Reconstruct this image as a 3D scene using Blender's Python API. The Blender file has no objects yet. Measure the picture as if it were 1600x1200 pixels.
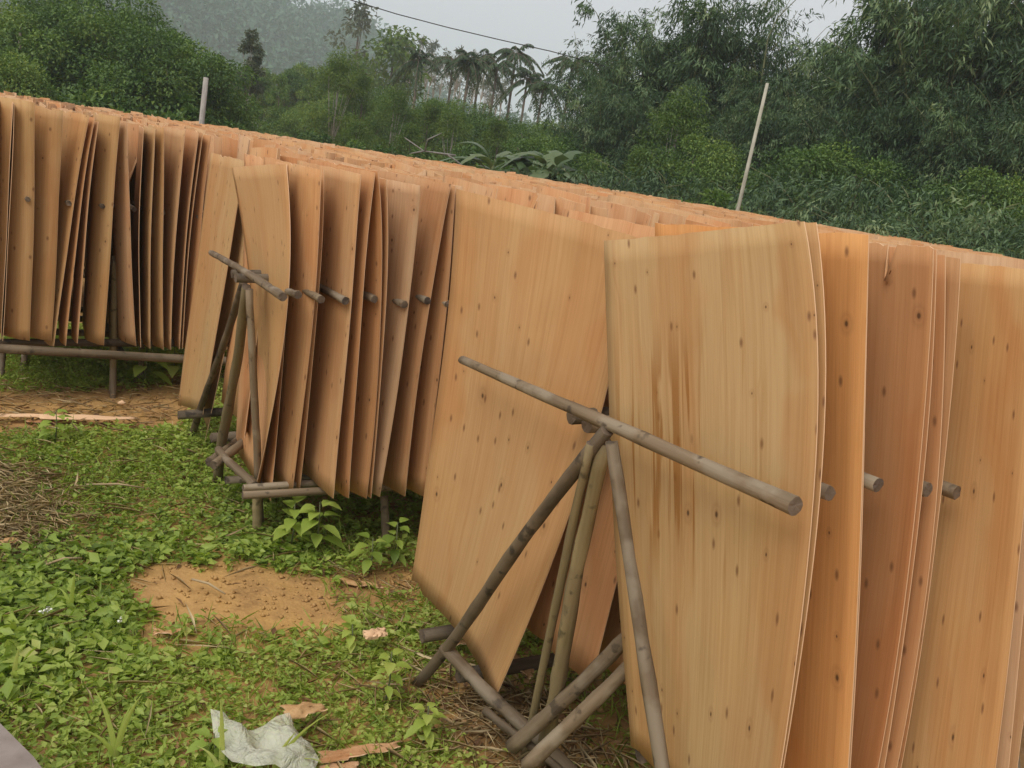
import bpy, math, random
import numpy as np
from mathutils import Vector, Matrix

random.seed(7)
rng = np.random.default_rng(7)
SC = bpy.context.scene
COL = SC.collection
R = math.radians

# ------------------------------------------------------------------ camera
EYE = 1.68
ROLL = R(9.26)
PITCH = math.atan((600 - 265) * math.cos(ROLL) / 1400.0)
FWD = np.array([0, math.cos(PITCH), -math.sin(PITCH)])
_r0 = np.array([1.0, 0, 0]); _u0 = np.cross(_r0, FWD)
RIGHT = _r0 * math.cos(ROLL) + _u0 * math.sin(ROLL)
UP = -_r0 * math.sin(ROLL) + _u0 * math.cos(ROLL)
cam_data = bpy.data.cameras.new('camera')
cam_data.sensor_width = 36.0
cam_data.lens = 36.0 * 1400 / 1600
cam_data.clip_start = 0.05
cam_data.clip_end = 3000
cam = bpy.data.objects.new('camera', cam_data)
COL.objects.link(cam)
M = Matrix(((RIGHT[0], UP[0], -FWD[0], 0), (RIGHT[1], UP[1], -FWD[1], 0), (RIGHT[2], UP[2], -FWD[2], EYE), (0, 0, 0, 1)))
cam.matrix_world = M
SC.camera = cam

# ------------------------------------------------------------------ sky, sun, exposure
SUN_EL, SUN_AZ = R(54), R(213)          # azimuth measured clockwise from +Y: behind and left of the camera
w = bpy.data.worlds.new('World'); SC.world = w; w.use_nodes = True
nt = w.node_tree; nt.nodes.clear()
o = nt.nodes.new('ShaderNodeOutputWorld'); bg = nt.nodes.new('ShaderNodeBackground')
sky = nt.nodes.new('ShaderNodeTexSky'); sky.sky_type = 'NISHITA'; sky.sun_disc = False
sky.sun_elevation = SUN_EL; sky.sun_rotation = SUN_AZ
mx = nt.nodes.new('ShaderNodeMix'); mx.data_type = 'RGBA'; mx.inputs['Factor'].default_value = 0.93
nt.links.new(sky.outputs[0], mx.inputs['A'])
mx.inputs['B'].default_value = (4.95, 4.62, 4.85, 1)       # even overcast cloud layer
nt.links.new(mx.outputs['Result'], bg.inputs['Color'])
bg.inputs['Strength'].default_value = 0.10
nt.links.new(bg.outputs[0], o.inputs[0])
sl = bpy.data.lights.new('sun', 'SUN'); sl.energy = 1.5; sl.angle = R(35); sl.color = (1.0, 0.95, 0.88)
so = bpy.data.objects.new('sun', sl); COL.objects.link(so)
sd = Vector((math.sin(SUN_AZ) * math.cos(SUN_EL), math.cos(SUN_AZ) * math.cos(SUN_EL), math.sin(SUN_EL)))
so.rotation_euler = sd.to_track_quat('Z', 'Y').to_euler()
SC.view_settings.view_transform = 'Standard'
SC.view_settings.look = 'None'
SC.view_settings.gamma = 1.0
SC.view_settings.use_curve_mapping = False
SC.view_settings.exposure = 0.80
SC.render.engine = 'CYCLES'
SC.cycles.max_bounces = 10
SC.cycles.diffuse_bounces = 3
SC.cycles.volume_bounces = 1
SC.cycles.transparent_max_bounces = 12

# ------------------------------------------------------------------ geometry of the view (photo pixel -> point in the place)
def ray(px, py): return FWD * 1400 + RIGHT * (px - 800) - UP * (py - 600)
CAMP = np.array([0, 0, EYE])
def at(px, py, D):                       # at horizontal distance D
    d = ray(px, py); return CAMP + d * (D / math.hypot(d[0], d[1]))
def atz(px, py, z=0.0):
    d = ray(px, py); return CAMP + d * ((z - EYE) / d[2])
def atplane(px, py, p, n):
    d = ray(px, py); p = np.array([p[0], p[1], 0.0]); n = np.array([n[0], n[1], 0.0])
    return CAMP + d * (((p - CAMP) @ n) / (d @ n))
TH = R(33.5)
U = np.array([math.cos(TH), math.sin(TH), 0]); V = np.array([math.sin(TH), -math.cos(TH), 0]); Z = np.array([0, 0, 1.0])

# ------------------------------------------------------------------ helpers
def mesh_np(name, verts, faces, mat_idx=None, smooth=False):
    """verts (n,3); faces: list of arrays of equal-sided polygons"""
    me = bpy.data.meshes.new(name)
    verts = np.asarray(verts, dtype=np.float32)
    me.vertices.add(len(verts)); me.vertices.foreach_set('co', verts.ravel())
    if not isinstance(faces, list): faces = [faces]
    faces = [np.asarray(f, dtype=np.int32) for f in faces if len(f)]
    loops = np.concatenate([f.ravel() for f in faces])
    tot = np.concatenate([np.full(len(f), f.shape[1], dtype=np.int32) for f in faces])
    st = np.concatenate([[0], np.cumsum(tot)[:-1]]).astype(np.int32)
    me.loops.add(len(loops)); me.loops.foreach_set('vertex_index', loops)
    me.polygons.add(len(tot)); me.polygons.foreach_set('loop_start', st); me.polygons.foreach_set('loop_total', tot)
    if mat_idx is not None: me.polygons.foreach_set('material_index', np.asarray(mat_idx, dtype=np.int32))
    if smooth: me.polygons.foreach_set('use_smooth', np.ones(len(tot), dtype=bool))
    me.update(calc_edges=True)
    return me
def fattr(me, name, vals, domain='POINT'):
    a = me.attributes.new(name, 'FLOAT', domain); a.data.foreach_set('value', np.asarray(vals, dtype=np.float32))
def uvs(me, uv):                          # per-vertex uv
    l = me.uv_layers.new(name='UVMap')
    idx = np.empty(len(me.loops), dtype=np.int32); me.loops.foreach_get('vertex_index', idx)
    l.data.foreach_set('uv', np.asarray(uv, dtype=np.float32)[idx].ravel())
def link(name, me, mats=None, parent=None, loc=None):
    ob = bpy.data.objects.new(name, me); COL.objects.link(ob)
    if mats is not None and me is not None and len(me.materials) == 0:
        for m in (mats if isinstance(mats, (list, tuple)) else [mats]): me.materials.append(m)
    if parent is not None: ob.parent = parent
    if loc is not None: ob.location = loc
    return ob
def tag(ob, label=None, cat=None, group=None, kind=None):
    if label: ob['label'] = label
    if cat: ob['category'] = cat
    if group: ob['group'] = group
    if kind: ob['kind'] = kind
    return ob
def empty(name, loc, label, cat, group=None):
    e = bpy.data.objects.new(name, None); COL.objects.link(e); e.location = loc; e.empty_display_size = 0.1
    return tag(e, label, cat, group)

# ------------------------------------------------------------------ materials
def mat(name):
    m = bpy.data.materials.new(name); m.use_nodes = True
    n = m.node_tree; b = n.nodes['Principled BSDF']
    return m, n, b
def N(n, t, **kw):
    x = n.nodes.new(t)
    for k, v in kw.items(): setattr(x, k, v)
    return x
def ramp(n, pts, src=None):
    r = n.nodes.new('ShaderNodeValToRGB'); e = r.color_ramp.elements
    while len(e) < len(pts): e.new(0.5)
    for i, (p, c) in enumerate(pts):
        e[i].position = p; e[i].color = (c, c, c, 1) if isinstance(c, (int, float)) else (*c, 1)
    if src is not None: n.links.new(src, r.inputs[0])
    return r
def mixc(n, fac, a, b, blend='MIX'):
    m = n.nodes.new('ShaderNodeMix'); m.data_type = 'RGBA'; m.blend_type = blend
    for s, v in (('Factor', fac), ('A', a), ('B', b)):
        if hasattr(v, 'is_linked') or hasattr(v, 'links'): n.links.new(v, m.inputs[s])
        elif isinstance(v, tuple): m.inputs[s].default_value = (*v, 1)
        else: m.inputs[s].default_value = v
    return m.outputs['Result']
def math_(n, op, a, b=None, c=None):
    m = n.nodes.new('ShaderNodeMath'); m.operation = op
    for i, v in enumerate((a, b, c)):
        if v is None: continue
        if isinstance(v, (int, float)): m.inputs[i].default_value = v
        else: n.links.new(v, m.inputs[i])
    return m.outputs[0]

def veneer(name, ramp_pts, stains=False, from_attr=False):
    m, n, b = mat(name)
    uv = N(n, 'ShaderNodeUVMap')
    if from_attr:
        at_ = N(n, 'ShaderNodeAttribute'); at_.attribute_name = 'rnd'; rnd = at_.outputs['Fac']
    else:
        oi = N(n, 'ShaderNodeObjectInfo'); rnd = oi.outputs['Random']
    sep = N(n, 'ShaderNodeSeparateXYZ'); n.links.new(uv.outputs[0], sep.inputs[0])
    seed = math_(n, 'MULTIPLY', rnd, 57.3)
    def coords(sx, sy, warp=None):
        c = N(n, 'ShaderNodeCombineXYZ')
        x = math_(n, 'MULTIPLY', sep.outputs[0], sx)
        if warp is not None: x = math_(n, 'ADD', x, warp)
        n.links.new(x, c.inputs[0]); n.links.new(math_(n, 'MULTIPLY', sep.outputs[1], sy), c.inputs[1]); n.links.new(seed, c.inputs[2])
        return c.outputs[0]
    def noise(vec, sc=1.0, det=3, dis=0.0):
        t = N(n, 'ShaderNodeTexNoise'); t.inputs['Scale'].default_value = sc; t.inputs['Detail'].default_value = det
        t.inputs['Distortion'].default_value = dis; n.links.new(vec, t.inputs['Vector']); return t.outputs['Fac']
    base = ramp(n, ramp_pts, rnd); base.color_ramp.interpolation = 'LINEAR'
    # broad soft bands along the grain (peeling of the log) and fine grain
    wob = math_(n, 'MULTIPLY_ADD', noise(coords(3.0, 2.6), 1.0, 3), 1.6, -0.8)
    bands = noise(coords(5.0, 0.55, wob), 1.0, 3, 0.4)
    fine = noise(coords(95, 1.6), 1.0, 3)
    blot = noise(coords(3.2, 2.2), 1.0, 3)
    col = mixc(n, ramp(n, [(0.42, 0.0), (0.66, 0.75)], bands).outputs[0], base.outputs[0], mixc(n, 1.0, base.outputs[0], (0.90, 0.70, 0.55), 'MULTIPLY'))
    col = mixc(n, ramp(n, [(0.50, 0.0), (0.75, 0.55)], blot).outputs[0], col, mixc(n, 1.0, base.outputs[0], (1.08, 1.04, 0.92), 'MULTIPLY'))
    col = mixc(n, ramp(n, [(0.40, 0.0), (0.72, 0.36)], fine).outputs[0], col, mixc(n, 1.0, col, (0.74, 0.62, 0.50), 'MULTIPLY'))
    # figure lines: thin darker wavy grain in places
    wave = noise(coords(26, 0.9, math_(n, 'MULTIPLY', wob, 2.2)), 1.0, 3, 0.8)
    col = mixc(n, ramp(n, [(0.62, 0.0), (0.72, 0.22)], wave).outputs[0], col, mixc(n, 1.0, base.outputs[0], (0.62, 0.42, 0.30), 'MULTIPLY'))
    fib = noise(coords(330, 5.0), 1.0, 2)
    col = mixc(n, ramp(n, [(0.45, 0.0), (0.75, 0.30)], fib).outputs[0], col, mixc(n, 1.0, col, (0.66, 0.55, 0.44), 'MULTIPLY'))
    lite = noise(coords(160, 2.5), 1.0, 2)
    col = mixc(n, ramp(n, [(0.58, 0.0), (0.74, 0.30)], lite).outputs[0], col, mixc(n, 1.0, col, (1.18, 1.16, 1.12), 'MULTIPLY'))
    mould = noise(coords(2.1, 1.3), 3.0, 5)
    col = mixc(n, ramp(n, [(0.55, 0.0), (0.72, 0.30)], mould).outputs[0], col, mixc(n, 1.0, col, (0.80, 0.80, 0.74), 'MULTIPLY'))
    # knots
    vo = N(n, 'ShaderNodeTexVoronoi'); vo.inputs['Scale'].default_value = 1.0; vo.inputs['Randomness'].default_value = 1.0
    kc = N(n, 'ShaderNodeCombineXYZ'); n.links.new(math_(n, 'MULTIPLY_ADD', sep.outputs[0], 8.5, seed), kc.inputs[0]); n.links.new(math_(n, 'MULTIPLY_ADD', sep.outputs[1], 5.6, seed), kc.inputs[1])
    n.links.new(kc.outputs[0], vo.inputs['Vector'])
    vo.voronoi_dimensions = '2D'
    wn = N(n, 'ShaderNodeSeparateColor'); n.links.new(vo.outputs['Color'], wn.inputs[0])
    size = math_(n, 'MULTIPLY_ADD', math_(n, 'POWER', wn.outputs[1], 3.0), 0.040, 0.019)
    d = math_(n, 'DIVIDE', vo.outputs['Distance'], size)
    core = ramp(n, [(0.45, 1.0), (0.9, 0.0)], d).outputs[0]
    pres = ramp(n, [(0.52, 0.0), (0.54, 1.0)], wn.outputs[0]).outputs[0]
    halo = ramp(n, [(0.25, 0.7), (0.45, 0.15), (0.60, 0.4), (1.0, 0.0)], math_(n, 'DIVIDE', d, 3.6)).outputs[0]
    col = mixc(n, math_(n, 'MULTIPLY', math_(n, 'MULTIPLY', halo, pres), 0.6), col, (0.26, 0.12, 0.045))
    col = mixc(n, math_(n, 'MULTIPLY', math_(n, 'MULTIPLY', core, pres), 0.78), col, (0.045, 0.022, 0.012))
    v2 = N(n, 'ShaderNodeTexVoronoi'); v2.inputs['Scale'].default_value = 1.0; v2.voronoi_dimensions = '2D'
    k2 = N(n, 'ShaderNodeCombineXYZ'); n.links.new(math_(n, 'MULTIPLY_ADD', sep.outputs[0], 15.0, math_(n, 'MULTIPLY', seed, 2.3)), k2.inputs[0]); n.links.new(math_(n, 'MULTIPLY_ADD', sep.outputs[1], 6.5, seed), k2.inputs[1])
    n.links.new(k2.outputs[0], v2.inputs['Vector']); w2 = N(n, 'ShaderNodeSeparateColor'); n.links.new(v2.outputs['Color'], w2.inputs[0])
    pin = math_(n, 'MULTIPLY', ramp(n, [(0.03, 0.75), (0.10, 0.0)], v2.outputs['Distance']).outputs[0], ramp(n, [(0.6, 0.0), (0.62, 1.0)], w2.outputs[0]).outputs[0])
    col = mixc(n, pin, col, (0.16, 0.07, 0.03))
    if stains:
        st = noise(coords(44, 1.25, None), 1.0, 3, 0.5)
        vv = sep.outputs[1]
        msk = ramp(n, [(0.33, 0.0), (0.46, 1.0), (0.70, 1.0), (0.84, 0.0)], math_(n, 'DIVIDE', vv, 1.27)).outputs[0]
        uu = ramp(n, [(0.0, 0.3), (0.12, 1.0), (0.55, 1.0), (0.8, 0.15)], math_(n, 'DIVIDE', sep.outputs[0], 0.64)).outputs[0]
        f = math_(n, 'MULTIPLY', math_(n, 'MULTIPLY', ramp(n, [(0.555, 0.0), (0.61, 1.0)], st).outputs[0], msk), uu)
        col = mixc(n, math_(n, 'MULTIPLY', f, 0.8), col, (0.29, 0.125, 0.026))
    n.links.new(col, b.inputs['Base Color'])
    b.inputs['Roughness'].default_value = 0.72
    b.inputs['Specular IOR Level'].default_value = 0.25
    bp = N(n, 'ShaderNodeBump'); bp.inputs['Strength'].default_value = 0.25; bp.inputs['Distance'].default_value = 0.002
    n.links.new(fine, bp.inputs['Height']); n.links.new(bp.outputs[0], b.inputs['Normal'])
    return m
ORANGE = [(0.0, (0.56, 0.315, 0.140)), (0.16, (0.56, 0.36, 0.19)), (0.33, (0.59, 0.32, 0.15)), (0.5, (0.46, 0.255, 0.115)), (0.66, (0.57, 0.375, 0.215)), (0.83, (0.52, 0.265, 0.11)), (1.0, (0.57, 0.39, 0.22))]
PALE = [(0.0, (0.50, 0.315, 0.140)), (0.5, (0.50, 0.33, 0.16)), (1.0, (0.53, 0.315, 0.135))]
M_VEN = veneer('veneer_wood', ORANGE)
M_PALE = veneer('veneer_wood_pale', PALE)
M_ORANGE = veneer('veneer_wood_orange', [(0.0, (0.66, 0.335, 0.115)), (1.0, (0.64, 0.33, 0.12))])
M_GOLD = veneer('veneer_wood_golden', [(0.0, (0.58, 0.355, 0.155)), (1.0, (0.57, 0.35, 0.15))])
M_RED = veneer('veneer_wood_reddish', [(0.0, (0.51, 0.275, 0.125)), (1.0, (0.51, 0.275, 0.125))])
M_STAIN = veneer('veneer_wood_stained', [(0.0, (0.51, 0.345, 0.165)), (1.0, (0.51, 0.345, 0.165))], stains=True)
M_VENF = veneer('veneer_wood_far', ORANGE, from_attr=True)
m, n, b = mat('veneer_edge'); b.inputs['Base Color'].default_value = (0.72, 0.48, 0.28, 1); b.inputs['Roughness'].default_value = 0.8
M_EDGE = m

def pole_mat(name, ca, cb, cc):
    m, n, b = mat(name)
    tc = N(n, 'ShaderNodeTexCoord'); oi = N(n, 'ShaderNodeObjectInfo')
    mp = N(n, 'ShaderNodeMapping'); mp.inputs['Scale'].default_value = (30, 30, 2.0)
    add = N(n, 'ShaderNodeVectorMath'); add.operation = 'ADD'
    cmb = N(n, 'ShaderNodeCombineXYZ'); n.links.new(math_(n, 'MULTIPLY', oi.outputs['Random'], 31), cmb.inputs[0])
    n.links.new(tc.outputs['Object'], add.inputs[0]); n.links.new(cmb.outputs[0], add.inputs[1])
    n.links.new(add.outputs[0], mp.inputs['Vector'])
    t = N(n, 'ShaderNodeTexNoise'); t.inputs['Scale'].default_value = 1.0; t.inputs['Detail'].default_value = 5; n.links.new(mp.outputs[0], t.inputs['Vector'])
    t2 = N(n, 'ShaderNodeTexNoise'); t2.inputs['Scale'].default_value = 6.0; t2.inputs['Detail'].default_value = 4; n.links.new(add.outputs[0], t2.inputs['Vector'])
    c = mixc(n, ramp(n, [(0.3, 0.0), (0.7, 1.0)], t.outputs['Fac']).outputs[0], ca, cb)
    c = mixc(n, ramp(n, [(0.5, 0.0), (0.58, 0.8)], t2.outputs['Fac']).outputs[0], c, cc)
    t3 = N(n, 'ShaderNodeTexNoise'); t3.inputs['Scale'].default_value = 17.0; t3.inputs['Detail'].default_value = 3; n.links.new(add.outputs[0], t3.inputs['Vector'])
    c = mixc(n, ramp(n, [(0.60, 0.0), (0.66, 0.8)], t3.outputs['Fac']).outputs[0], c, tuple(q * 0.45 for q in ca))
    hs = N(n, 'ShaderNodeHueSaturation'); n.links.new(c, hs.inputs['Color']); n.links.new(math_(n, 'MULTIPLY_ADD', oi.outputs['Random'], 0.5, 0.75), hs.inputs['Value'])
    n.links.new(hs.outputs[0], b.inputs['Base Color']); b.inputs['Roughness'].default_value = 0.75
    bp = N(n, 'ShaderNodeBump'); bp.inputs['Strength'].default_value = 1.0; bp.inputs['Distance'].default_value = 0.006
    n.links.new(t.outputs['Fac'], bp.inputs['Height']); n.links.new(bp.outputs[0], b.inputs['Normal'])
    return m
M_POLE = pole_mat('weathered_pole', (0.115, 0.078, 0.042), (0.25, 0.185, 0.11), (0.27, 0.22, 0.15))
M_GREENPOLE = pole_mat('green_brown_pole', (0.15, 0.115, 0.05), (0.26, 0.20, 0.095), (0.20, 0.15, 0.075))
M_DARKPOLE = pole_mat('dark_brown_pole', (0.055, 0.038, 0.02), (0.14, 0.10, 0.055), (0.15, 0.11, 0.065))  # same pole pattern mixed from darker browns
M_CUT = pole_mat('cut_log_end', (0.10, 0.07, 0.045), (0.18, 0.13, 0.085), (0.06, 0.042, 0.03))

def leaf_mat(name, pts, trans=0.25, rough=0.5):
    m, n, b = mat(name)
    a = N(n, 'ShaderNodeAttribute'); a.attribute_name = 'tone'
    oi = N(n, 'ShaderNodeObjectInfo')
    f = math_(n, 'ADD', a.outputs['Fac'], math_(n, 'MULTIPLY_ADD', oi.outputs['Random'], 0.24, -0.12))
    r = ramp(n, pts, f)
    n.links.new(r.outputs[0], b.inputs['Base Color']); b.inputs['Roughness'].default_value = rough
    b.inputs['Specular IOR Level'].default_value = 0.35
    tr = N(n, 'ShaderNodeBsdfTranslucent'); n.links.new(mixc(n, 1.0, r.outputs[0], (1.1, 1.2, 0.5), 'MULTIPLY'), tr.inputs['Color'])
    ms = N(n, 'ShaderNodeMixShader'); ms.inputs[0].default_value = trans
    n.links.new(b.outputs[0], ms.inputs[1]); n.links.new(tr.outputs[0], ms.inputs[2])
    n.links.new(ms.outputs[0], n.nodes['Material Output'].inputs['Surface'])
    return m
M_WEED = leaf_mat('weed_leaf', [(0.0, (0.12, 0.19, 0.03)), (0.4, (0.29, 0.40, 0.07)), (0.75, (0.41, 0.50, 0.105)), (1.0, (0.52, 0.54, 0.17))], 0.4, 0.45)
M_BROAD = leaf_mat('broad_tree_leaf', [(0.0, (0.045, 0.095, 0.025)), (0.4, (0.095, 0.18, 0.038)), (0.8, (0.18, 0.27, 0.055)), (1.0, (0.27, 0.34, 0.08))], 0.25)
M_BAMBOO = leaf_mat('bamboo_leaf', [(0.0, (0.030, 0.062, 0.028)), (0.4, (0.072, 0.135, 0.056)), (0.75, (0.15, 0.235, 0.10)), (1.0, (0.26, 0.33, 0.16))], 0.25)
M_FEATHER = leaf_mat('feathery_leaf', [(0.0, (0.055, 0.105, 0.02)), (0.5, (0.105, 0.18, 0.03)), (1.0, (0.19, 0.26, 0.05))], 0.3)
M_PALM = leaf_mat('palm_leaf', [(0.0, (0.022, 0.045, 0.018)), (0.6, (0.045, 0.085, 0.03)), (1.0, (0.085, 0.13, 0.045))], 0.2)
M_BANANA = leaf_mat('banana_leaf', [(0.0, (0.05, 0.09, 0.035)), (0.6, (0.10, 0.155, 0.065)), (1.0, (0.17, 0.22, 0.10))], 0.3, 0.4)
M_GUM = leaf_mat('grey_gum_leaf', [(0.0, (0.06, 0.085, 0.05)), (0.6, (0.10, 0.13, 0.075)), (1.0, (0.15, 0.175, 0.11))], 0.2)
M_HILL = leaf_mat('hill_forest_leaf', [(0.0, (0.030, 0.080, 0.038)), (0.5, (0.050, 0.125, 0.056)), (1.0, (0.085, 0.17, 0.075))], 0.15)
M_STRAW = leaf_mat('dry_straw', [(0.0, (0.26, 0.17, 0.08)), (0.5, (0.44, 0.33, 0.17)), (1.0, (0.58, 0.47, 0.27))], 0.1, 0.8)
M_LITTER = leaf_mat('dead_leaf', [(0.0, (0.10, 0.05, 0.025)), (0.5, (0.22, 0.12, 0.05)), (1.0, (0.36, 0.22, 0.10))], 0.1, 0.8)
def bark(name, a, c):
    m, n, b = mat(name)
    tc = N(n, 'ShaderNodeTexCoord'); t = N(n, 'ShaderNodeTexNoise'); t.inputs['Scale'].default_value = 9; t.inputs['Detail'].default_value = 5
    mp = N(n, 'ShaderNodeMapping'); mp.inputs['Scale'].default_value = (2, 2, 0.6)
    n.links.new(tc.outputs['Object'], mp.inputs[0]); n.links.new(mp.outputs[0], t.inputs['Vector'])
    n.links.new(mixc(n, ramp(n, [(0.35, 0.0), (0.65, 1.0)], t.outputs['Fac']).outputs[0], a, c), b.inputs['Base Color']); b.inputs['Roughness'].default_value = 0.85
    return m
M_BARK = bark('brown_bark', (0.07, 0.055, 0.04), (0.17, 0.14, 0.10))
M_PALEBARK = bark('pale_bark', (0.24, 0.22, 0.18), (0.40, 0.38, 0.33))
M_CULM = bark('bamboo_culm', (0.08, 0.10, 0.04), (0.17, 0.18, 0.08))
M_GREYBARK = bark('grey_branch_bark', (0.15, 0.14, 0.12), (0.26, 0.25, 0.22))
M_CONC = bark('old_concrete', (0.28, 0.26, 0.23), (0.38, 0.36, 0.32))
M_PALEPOLE = bark('pale_bare_pole', (0.34, 0.33, 0.25), (0.45, 0.44, 0.35))
M_DRY = bark('dry_stalk', (0.33, 0.24, 0.13), (0.46, 0.36, 0.21))
M_CABLE = bark('black_cable', (0.02, 0.02, 0.02), (0.03, 0.03, 0.03))
M_SLAB = bark('grey_board', (0.20, 0.165, 0.14), (0.27, 0.23, 0.20))

# ------------------------------------------------------------------ ground
MUD = [(185, 905), (250, 884), (330, 888), (430, 892), (500, 902), (545, 915), (530, 950), (540, 985), (500, 1003), (420, 1000), (330, 990), (250, 975), (205, 950)]
SOIL2 = [(530, 905), (600, 885), (660, 880), (665, 925), (600, 930), (550, 925)]
AISLE = [(-200, 612), (120, 608), (300, 604), (330, 650), (260, 676), (120, 676), (-200, 682)]
STRAW = [(-60, 735), (30, 742), (75, 770), (60, 800), (105, 835), (40, 850), (30, 880), (-60, 865)]
BARE1 = [(690, 1040), (760, 1060), (900, 1120), (960, 1230), (800, 1230), (690, 1150), (660, 1090)]
def poly(p): return np.array([atz(x, y, 0)[:2] for x, y in p])
P_MUD, P_S2, P_AISLE, P_STRAW, P_B1 = map(poly, (MUD, SOIL2, AISLE, STRAW, BARE1))
def inside(pts, pg):
    x, y = pts[:, 0], pts[:, 1]; r = np.zeros(len(pts), bool); j = len(pg) - 1
    for i in range(len(pg)):
        xi, yi = pg[i]; xj, yj = pg[j]
        c = ((yi > y) != (yj > y)) & (x < (xj - xi) * (y - yi) / (yj - yi + 1e-12) + xi)
        r ^= c; j = i
    return r
def gh(x, y):                              # gentle lumps near, flat beyond
    f = np.exp(-((x + 1) ** 2 + (y - 4) ** 2) / 60.0)
    return f * (0.016 * np.sin(3.1 * x + 1.3 * y) * np.sin(2.3 * y - x) + 0.010 * np.sin(7.3 * x - 2 * y) * np.sin(6.1 * y + 2.2 * x))
xs = np.concatenate([-np.geomspace(900, 6.5, 22), np.linspace(-6, 4, 120), np.geomspace(4.5, 900, 22)])
ys = np.concatenate([-np.geomspace(300, 1.5, 14), np.linspace(-1, 8, 110), np.geomspace(8.5, 1500, 26)])
X, Y = np.meshgrid(xs, ys); ZZ = gh(X, Y)
gv = np.stack([X, Y, ZZ], -1).reshape(-1, 3); nx = len(xs)
ii = np.arange(len(ys) - 1)[:, None] * nx + np.arange(nx - 1)[None]
gf = np.stack([ii, ii + 1, ii + nx + 1, ii + nx], -1).reshape(-1, 4)
me = mesh_np('ground', gv, gf, smooth=True)
m, n, b = mat('orange_soil')
tc = N(n, 'ShaderNodeTexCoord')
def tn(sc, det=5, dis=0.0):
    t = N(n, 'ShaderNodeTexNoise'); t.inputs['Scale'].default_value = sc; t.inputs['Detail'].default_value = det; t.inputs['Distortion'].default_value = dis
    n.links.new(tc.outputs['Object'], t.inputs['Vector']); return t.outputs['Fac']
big, midn, fin = tn(1.6, 4, 0.4), tn(9, 6), tn(70, 4)
c = mixc(n, ramp(n, [(0.40, 0.0), (0.62, 1.0)], big).outputs[0], (0.46, 0.275, 0.095), (0.37, 0.215, 0.085))
c = mixc(n, ramp(n, [(0.48, 0.0), (0.72, 0.8)], midn).outputs[0], c, (0.27, 0.15, 0.055))
c = mixc(n, ramp(n, [(0.50, 0.0), (0.70, 0.5)], fin).outputs[0], c, (0.56, 0.34, 0.12))
n.links.new(c, b.inputs['Base Color'])
n.links.new(ramp(n, [(0.38, 0.42), (0.6, 0.9)], midn).outputs[0], b.inputs['Roughness'])
b.inputs['Specular IOR Level'].default_value = 0.3
bp = N(n, 'ShaderNodeBump'); bp.inputs['Strength'].default_value = 0.7; bp.inputs['Distance'].default_value = 0.02
n.links.new(math_(n, 'ADD', midn, math_(n, 'MULTIPLY', fin, 0.35)), bp.inputs['Height']); n.links.new(bp.outputs[0], b.inputs['Normal'])
g = link('ground', me, m); tag(g, kind='structure')

# ------------------------------------------------------------------ hill, forested
RIDGE = [(-40, 40), (-27, 36), (-21.5, 22.5), (-18.5, 18.5), (-15.2, 17.5), (-12, 16.5), (-10.5, 14), (-8.5, 8.5), (-5, 4.5), (0, 3.0), (6, 3), (15, 5), (40, 6)]
ra, rh = np.array(RIDGE).T
def hill_h(x, y):
    az = np.degrees(np.arctan2(x, y)); D = np.hypot(x, y)
    top = 2.5 * (np.interp(az, ra, rh) + 0.7 * np.sin(az * 1.7) + 0.4 * np.sin(az * 4.1))
    s = np.clip((D - 200) / 225.0, 0, 1); s = s * s * (3 - 2 * s)
    return top * s - 1.0 * (1 - s)
az = np.radians(np.linspace(-42, 42, 110)); dd = np.concatenate([np.linspace(195, 430, 24), np.array([500, 620, 800])])
A, Dm = np.meshgrid(az, dd); X = Dm * np.sin(A); Y = Dm * np.cos(A)
hv = np.stack([X, Y, hill_h(X, Y)], -1).reshape(-1, 3); nx = len(az)
ii = np.arange(len(dd) - 1)[:, None] * nx + np.arange(nx - 1)[None]
me = mesh_np('hill', hv, np.stack([ii, ii + nx, ii + nx + 1, ii + 1], -1).reshape(-1, 4), smooth=True)
m, n, b = mat('hill_undergrowth'); tc = N(n, 'ShaderNodeTexCoord'); t = N(n, 'ShaderNodeTexNoise'); t.inputs['Scale'].default_value = 0.25; t.inputs['Detail'].default_value = 6
n.links.new(tc.outputs['Object'], t.inputs['Vector']); n.links.new(mixc(n, t.outputs['Fac'], (0.03, 0.055, 0.022), (0.07, 0.10, 0.04)), b.inputs['Base Color']); b.inputs['Roughness'].default_value = 0.9
tag(link('hill', me, m), kind='structure')

# ------------------------------------------------------------------ leaf clouds
def unit(v): return v / np.maximum(np.linalg.norm(v, axis=-1, keepdims=True), 1e-9)
def leaves(pos, axis, L, W, tone, fold=0.25, quad=False):
    """leaf blades: pos base (n,3), axis direction (n,3), lengths, widths -> verts, faces, tone"""
    k = len(pos)
    axis = unit(axis)
    side = unit(np.cross(axis, unit(rng.normal(size=(k, 3)) * 0.55 + np.array([0, 0, 1.0]))))
    nrm = np.cross(side, axis)
    L = np.broadcast_to(L, (k,))[:, None]; W = np.broadcast_to(W, (k,))[:, None]
    v = np.empty((k, 4, 3))
    v[:, 0] = pos
    v[:, 1] = pos + axis * L * 0.45 + side * W * 0.5 + nrm * W * fold
    v[:, 2] = pos + axis * L - nrm * L * 0.12
    v[:, 3] = pos + axis * L * 0.45 - side * W * 0.5 + nrm * W * fold
    b0 = (np.arange(k) * 4)[:, None]
    f = np.concatenate([b0 + np.array([[0, 1, 2]]), b0 + np.array([[0, 2, 3]])])
    return v.reshape(-1, 3), f, np.repeat(tone, 4)
def leaf_mesh(name, parts):
    vs, fs, ts = [], [], []; off = 0
    for v, f, t in parts:
        vs.append(v); fs.append(f + off); ts.append(t); off += len(v)
    me = mesh_np(name, np.concatenate(vs), np.concatenate(fs)); fattr(me, 'tone', np.concatenate(ts)); return me
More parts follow.
